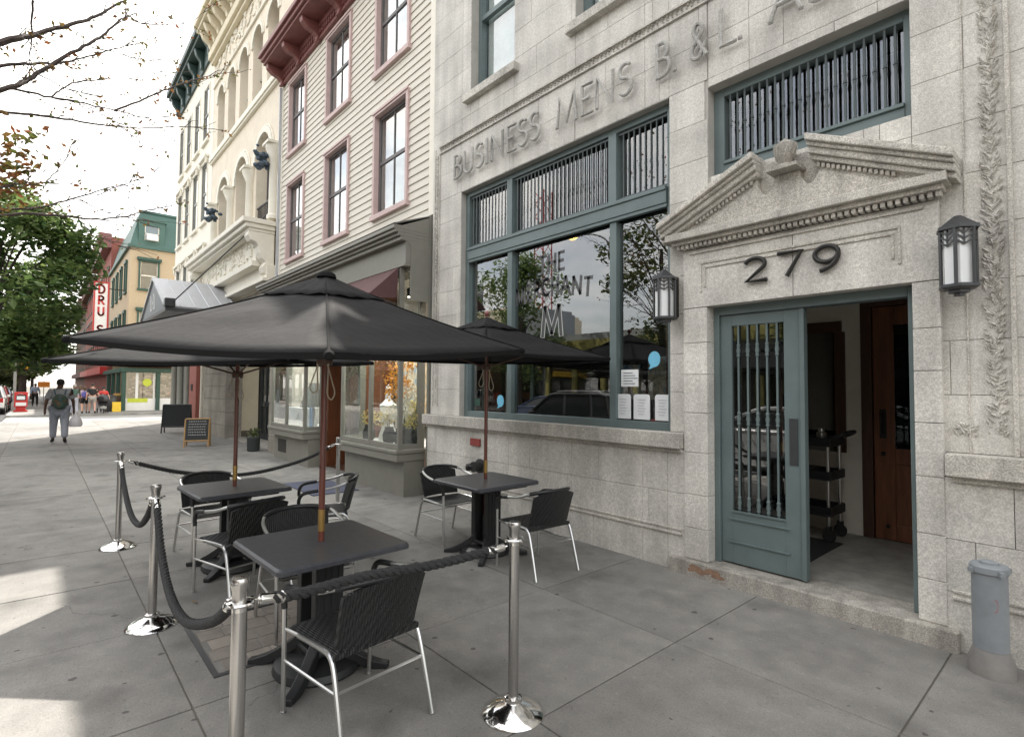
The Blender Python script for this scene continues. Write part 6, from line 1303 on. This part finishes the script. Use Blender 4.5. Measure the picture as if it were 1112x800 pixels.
# ------------------------------------------------------------------ street furniture
nb = thing('newspaper_box','red metal newspaper vending box with white window and panel on the far kerb','newspaper box',(-45,-.85,0)); X,y0,y1=-45.0,-1.12,-.5
b=MB(); b.box(X-.45,X,y0,y1,.30,1.22); b.box(X-.4,X-.05,y0+.08,y1-.08,.1,.30); b.box(X-.45,X+.03,y0-.02,y1+.02,0,.1); b.build('cabinet','red',nb,bevel=.02); b=MB(); b.box(X+.001,X+.012,y0+.1,y1-.08,.72,1.05); b.build('window','glass_dark',nb); b=MB(); b.box(X+.001,X+.014,y0+.08,y1-.06,.38,.58); b.build('panel','white',nb); b=MB(); b.box(X+.0125,X+.02,y0+.12,y1-.12,.76,.98); b.build('front_page','paper',nb); b=MB(); b.box(X,X+.05,y0+.2,y1-.2,1.09,1.12); b.build('handle','chrome',nb)
sg = thing('traffic_signal','yellow traffic signal head hung on a pole arm over the far corner','traffic signal',(-46.5,-1.1,0)); X,Y=-46.5,-1.15
b=MB(); b.tube([(X,Y,0),(X,Y,5.2)],.08,10); b.lathe([(.16,0),(.14,.5),(.09,.6)],(X,Y,0),12); b.tube([(X,Y,3.2),(X,Y+.95,3.2)],.03,8); b.build('pole','cream_grey',sg,smooth=True,angle=40)
for yy,zz in ((Y+.42,3.2),): 
    b=MB(); b.box(X-.15,X+.12,yy-.17,yy+.17,zz-.5,zz+.5); h=b.build('housing','signal',sg,bevel=.03)
    for k in range(3): b=MB(); b.lathe([(.12,0),(.13,.2),(.115,.2),(.105,.02)],(X+.12,yy,zz+.32-.32*k),14,(1,0,-.15)); b.build('visor','signal',h,smooth=True); MB().lathe([(.1,0),(.1,.02),(0,.04)],(X+.12,yy,zz+.32-.32*k),14,(1,0,0)).build('lens','dgrey',h,smooth=True)
b=MB(); b.box(X-.1,X+.12,Y+.75,Y+1.15,2.95,3.4); b.build('pedestrian_housing','black',sg,bevel=.03); b=MB(); b.box(X+.121,X+.13,Y+.8,Y+1.1,3.0,3.35); b.build('pedestrian_lens','dgrey',sg)
t = thing('road_sign','small orange rectangular sign on a post far up the sidewalk','sign',(-58,.3,0)); b=MB(); b.box(-58.02,-57.99,-.08,.68,1.5,1.95); b.build('plate','orange',t); b=MB(); b.tube([(-58.04,.3,0),(-58.04,.3,2.4)],.03,6); b.build('post','alu',t)
t = thing('litter_bin','grey street litter bin beside the green shop post','bin',(-43.2,3.6,0)); b=MB(); b.lathe([(.25,0),(.28,.05),(.30,.85),(.28,.9)],(-43.1,3.5,0),18); b.build('body','dgrey',t,smooth=True,angle=40); b=MB(); b.lathe([(.31,.9),(.30,1.0),(.18,1.05),(.16,1.02)],(-43.1,3.5,0),18); b.build('rim','black',t,smooth=True,angle=40)
t = thing('yellow_board','small yellow A board at the foot of the green shop post','sign',(-42.6,3.75,0)); b=MB(); b.prism([(-42.75,0),(-42.45,0),(-42.58,.62),(-42.62,.62)],1,3.55,4.0); b.build('board','yellow',t)
t = thing('flower_stall','stepped fruit stand with boxes of coloured produce at the shop corner','fruit stand',(-44.5,3.8,0))
b=MB()
for k in range(3): b.box(-46.8,-44.4,3.3+.3*k,3.58+.3*k,.1,.55+.22*k)
b.build('stand','wood_brown',t); b=MB(); rg=random.Random(9)
for k in range(3):
    for q in range(5): b.box(-46.7+q*.46,-46.3+q*.46,3.32+.3*k,3.56+.3*k,.555+.22*k,.66+.22*k+rg.random()*.05)
b.build('produce','produce',t)
# ------------------------------------------------------------------ cars
def make_car(label, paint, suv=True):
    t = thing('parked_car',label,'car',(0,0,0),'cars parked along the kerb'); hw=.90; hr = 1.66 if suv else 1.44
    prof=[(-2.25,.42),(-2.27,.75),(-2.2,.98),(-1.9,1.03),(-.95,1.06),(1.0,1.06),(1.95,.98),(2.2,.86),(2.27,.62),(2.22,.36),(1.85,.30),(-1.9,.30)]
    b=MB(); n=len(prof); secs=[(-hw,.06),(-hw+.07,0),(hw-.07,0),(hw,.06)]
    i=0
    for y,ins in ((-hw+.02,.03),(-hw,.0),(-hw+.0,.0),(hw,.0),(hw-.02,.03)):
        pass
    def ring(y,sh): return [(p[0]*(1-sh*.04),y,.30+(p[1]-.30)*(1-sh*.16)) for p in prof]
    rings=[ring(-hw,1.),ring(-hw-.03,.5),ring(-hw+.10,0.),ring(hw-.10,0.),ring(hw+.03,.5),ring(hw,1.)]
    for r in rings: b.v+=r
    for a in range(5):
        for k in range(n): b.f.append((a*n+k,a*n+(k+1)%n,(a+1)*n+(k+1)%n,(a+1)*n+k))
    b.f.append(tuple(range(n))); b.f.append(tuple(range(6*n-1,5*n-1,-1))); b.build('body',paint,t,smooth=True,angle=30,bevel=.02)
    # greenhouse
    z0=1.03; gb=[(-2.0 if suv else -1.75,z0),(-1.75 if suv else -1.0,hr-.06),(-1.5 if suv else -.7,hr),(.15,hr),(.35,hr-.05),(1.12,z0)]
    b=MB(); m=len(gb)
    for s in(-1,1): b.v+=[(p[0],s*(hw-.05-.17*(p[1]-z0)/(hr-z0)),p[1]) for p in gb]
    for k in range(m-1): b.f.append((k,k+1,m+k+1,m+k))
    b.f.append(tuple(range(m-1,-1,-1))); b.f.append(tuple(range(m,2*m))); b.build('windows','glass_car',t)
    b=MB()
    for s in(-1,1):
        P=lambda p,o=.006:(p[0],s*(hw-.05-.17*(p[1]-z0)/(hr-z0)+o),p[1])
        for p,q in zip(gb,gb[1:]): b.tube([P(p),P(q)],.035,6)
        b.tube([(-.35,s*(hw-.05),z0),(-.25,s*(hw-.21),hr)],.035,6)
        if suv: b.tube([(-1.35,s*(hw-.05),z0),(-1.2,s*(hw-.21),hr)],.035,6)
    b.poly([(gb[2][0],-hw+.22,hr+.012),(gb[3][0],-hw+.22,hr+.012),(gb[3][0],hw-.22,hr+.012),(gb[2][0],hw-.22,hr+.012)]); b.poly([(gb[1][0],-hw+.2,hr-.05),(gb[2][0],-hw+.22,hr+.012),(gb[2][0],hw-.22,hr+.012),(gb[1][0],hw-.2,hr-.05)]); b.build('roof',paint,t,smooth=True,angle=30,thick=.02)
    if suv:
        for s in(-1,1): b=MB(); b.tube(smoothpath([(-1.5,s*.66,hr+.02),(-1.4,s*.66,hr+.08),(.0,s*.66,hr+.08),(.12,s*.66,hr+.02)],4),.018,6); b.build('roof_rail','chrome',t,smooth=True)
    for x in(-1.38,1.38):
        for s in(-1,1):
            b=MB(); b.lathe([(.20,-.1),(.32,-.11),(.345,-.07),(.345,.07),(.32,.11),(.20,.1)],(x,s*(hw-.06),.34),24,(0,1,0)); wl=b.build('wheel','rubber',t,smooth=True,angle=35)
            b=MB(); b.lathe([(.21,-.02),(.21,.02),(.05,.04),(0,.04)],(x,s*(hw+.03),.34),20,(0,s,0)); b.build('rim','alu',wl,smooth=True,angle=30)
    for s in(-1,1):
        b=MB(); b.box(2.12,2.26,s*.52,s*.82,.70,.86); b.build('headlight','headlight',t,bevel=.03); b=MB(); b.box(-2.27,-2.16,s*.66,s*.86,.72,1.0); b.build('tail_light','taillight',t,bevel=.02); b=MB(); b.box(.72,.86,s*(hw+.02),s*(hw+.18),1.02,1.17); b.build('mirror',paint,t,bevel=.03)
    b=MB(); b.box(2.2,2.28,-.48,.48,.55,.78); b.build('grille','black',t,bevel=.02); b=MB(); b.box(-2.285,-2.26,-.26,.26,.60,.73); b.box(2.27,2.295,-.26,.26,.42,.54); b.build('licence_plate','paper',t)
    return t
M['glass_car']=mat('car glass',(.012,.015,.017),.06,0,.05)
paints=[('car_dark',(.03,.032,.036)),('car_red',(.30,.02,.02)),('car_silver',(.45,.46,.47)),('car_white',(.72,.72,.71)),('car_blue',(.05,.08,.15))]
for n_,c in paints: M[n_]=mat(n_,c,.28,.2,.03,coat=.8)
c1=make_car('dark sport utility car with silver roof rails parked at the kerb nearest the camera','car_dark'); c1.location=(-10.6,-2.42,ZR); c1.rotation_euler.z=pi
c2=make_car('silver saloon car parked at the kerb behind the dark sport utility car','car_silver',False); c2.location=(-4.6,-2.42,ZR); c2.rotation_euler.z=pi
def carcopy(src,loc,rz,label,paint):
    c=copytree(src,loc,rz,label)
    for o in c.children:
        if o.name.split('.')[0] in('body','roof','mirror'):
            o.data=o.data.copy(); o.data.materials[0]=M[paint]
carcopy(c1,(-46.9,-2.45,ZR),pi,'white car parked beyond the cross street, cut by the left edge of the picture','car_white')
carcopy(c1,(-52.6,-2.45,ZR),pi,'dark red car parked next beyond the white one at the left edge','car_red')
carcopy(c2,(-58.6,-2.45,ZR),pi,'blue grey car parked third up the street beyond the cross street','car_blue')
carcopy(c2,(1.4,-2.42,ZR),pi,'white saloon car parked at the kerb behind the camera','car_white')
carcopy(c2,(-16.8,-8.45,ZR),0,'dark blue car parked across the road by the street lamp','car_blue')
# ------------------------------------------------------------------ across the road (mirrored in the glass)
def block(label,x0,x1,y0,y1,z,m_,nm,floors=3,fascia=None):
    t=thing(nm,label,'building',((x0+x1)/2,y0,0)); n=max(1,int((x1-x0)/2.6)); hs=[(x0+.8+k*2.6,x0+2.0+k*2.6,4.2+3.2*j,6.1+3.2*j) for k in range(n) for j in range(floors-1)]
    b=MB(); wall(b,x0,x1,3.2,z,hs,y0-.3,y0); b.box(x0,x0+.3,y1,y0-.301,0,z); b.box(x1-.3,x1,y1,y0-.301,0,z); b.box(x0,x1,y1-.3,y1,0,z); b.box(x0,x1,y1,y0,z,z+.2); b.build('wall',m_,t)
    b=MB()
    for q in hs: b.box(q[0],q[1],y0-.2,y0-.18,q[2],q[3])
    b.build('window_glass','glass_dark',t); MB().box(x0+.3,x1-.3,y0-1.3,y0-1.2,0,z).build('dark_rooms','interior',t)
    b=MB(); k=x0+.2
    while k<x1-.3: b.box(k,k+.3,y0-.28,y0-.02,0,3.19); k+=2.2
    b.build('shop_posts',fascia or 'greencornice',t); MB().box(x0+.2,x1-.2,y0-.2,y0-.18,.1,3.19).build('shop_pane','glass_dark',t); b=MB(); b.box(x0,x1,y0-.05,y0+.4,3.9 if fascia else 3.2,4.5 if fascia else 3.75); b.build('fascia',fascia or 'maroon',t)
    return t
block('low building with a long yellow fascia across the road',-24,-8.5,-14.4,-24,4.7,'greypanel','fascia_building',1,'deck')
block('dark grey flat roofed building behind the low yellow one across the road',-27.6,-24.1,-14.4,-17.2,6.6,'greypanel','office_building',2)
block('cream stucco block across the road, left of the grey building',-48,-27.7,-14.4,-22,7.0,'cream','brick_block',3)
block('brown brick block across the road behind the camera',-8.3,10,-14.4,-26,9.5,'brownbrick','brick_block',3)
block('tan brick block across the road past the camera',10.2,32,-14.4,-26,11,'tan','brick_block',3)
block('long brown brick terrace across the road far up the street',-112,-50,-14.4,-26,11,'brownbrick','brick_block',3)
lp=thing('street_lamp','tall street lamp across the road with a lit amber head on a curved arm','street lamp',(-15.4,-10.3,0)); b=MB(); b.tube([(-15.4,-10.3,0),(-15.4,-10.3,8.0)],[.10,.06],10); b.lathe([(.2,0),(.18,.6),(.11,.7)],(-15.4,-10.3,0),14); b.build('pole','cream_grey',lp,smooth=True,angle=40); b=MB(); b.tube(smoothpath([(-15.4,-10.3,7.9),(-15.6,-10.15,8.6),(-16.1,-9.8,8.9),(-16.7,-9.4,8.9)],6),.04,8); b.build('arm','cream_grey',lp,smooth=True); b=MB(); b.ball((-16.9,-9.3,8.88),.22,14,(1.6,.8,.5)); b.build('lamp_head','cream_grey',lp,smooth=True); b=MB(); b.ball((-16.9,-9.3,8.80),.17,14,(1.4,.8,.6)); b.build('lens','lampglow',lp,smooth=True)
cr_=thing('tower_crane','red lattice tower crane mast rising far behind the buildings across the road','crane',(-62,-52,0)); b=MB(); X,Y=-62,-52; s=1.0
for a in(-s,s):
    for c in(-s,s): b.tube([(X+a,Y+c,0),(X+a,Y+c,34)],.14,4)
for k in range(17):
    for q in((-1,-1,1,-1),(1,-1,1,1),(1,1,-1,1),(-1,1,-1,-1)): b.tube([(X+q[0]*s,Y+q[1]*s,2*k),(X+q[2]*s,Y+q[3]*s,2*k+2)],.08,4)
b.build('mast','crane',cr_); b=MB()
# litter: a few dry leaves caught in the joints
for k,(x,y,l) in enumerate(((-2.02,1.10,'curled dry leaf on the slabs beside the nearest chair'),(-2.95,.50,'dry leaf caught where two slab joints cross at lower left'),(-1.92,.9,'yellowed leaf lying between the nearest chair and the lone stanchion'),(-4.75,.95,'crumpled dark leaf on the slabs near the middle stanchion base'),(-3.0,.0,'orange leaf lying on the slabs at the lower left'))):
    b=MB(); a=k*1.3; u=Vector((cos(a),sin(a),.1))*.035; v=Vector((-sin(a),cos(a),0))*.018; o=Vector((x,y,.008)); b.poly([tuple(o-u+Vector((0,0,.008))),tuple(o-v),tuple(o+u+Vector((0,0,.012))),tuple(o+v+Vector((0,0,.01)))]); tag(b.build('dry_leaf','crumb'),l,'leaf','dry leaves on the sidewalk')
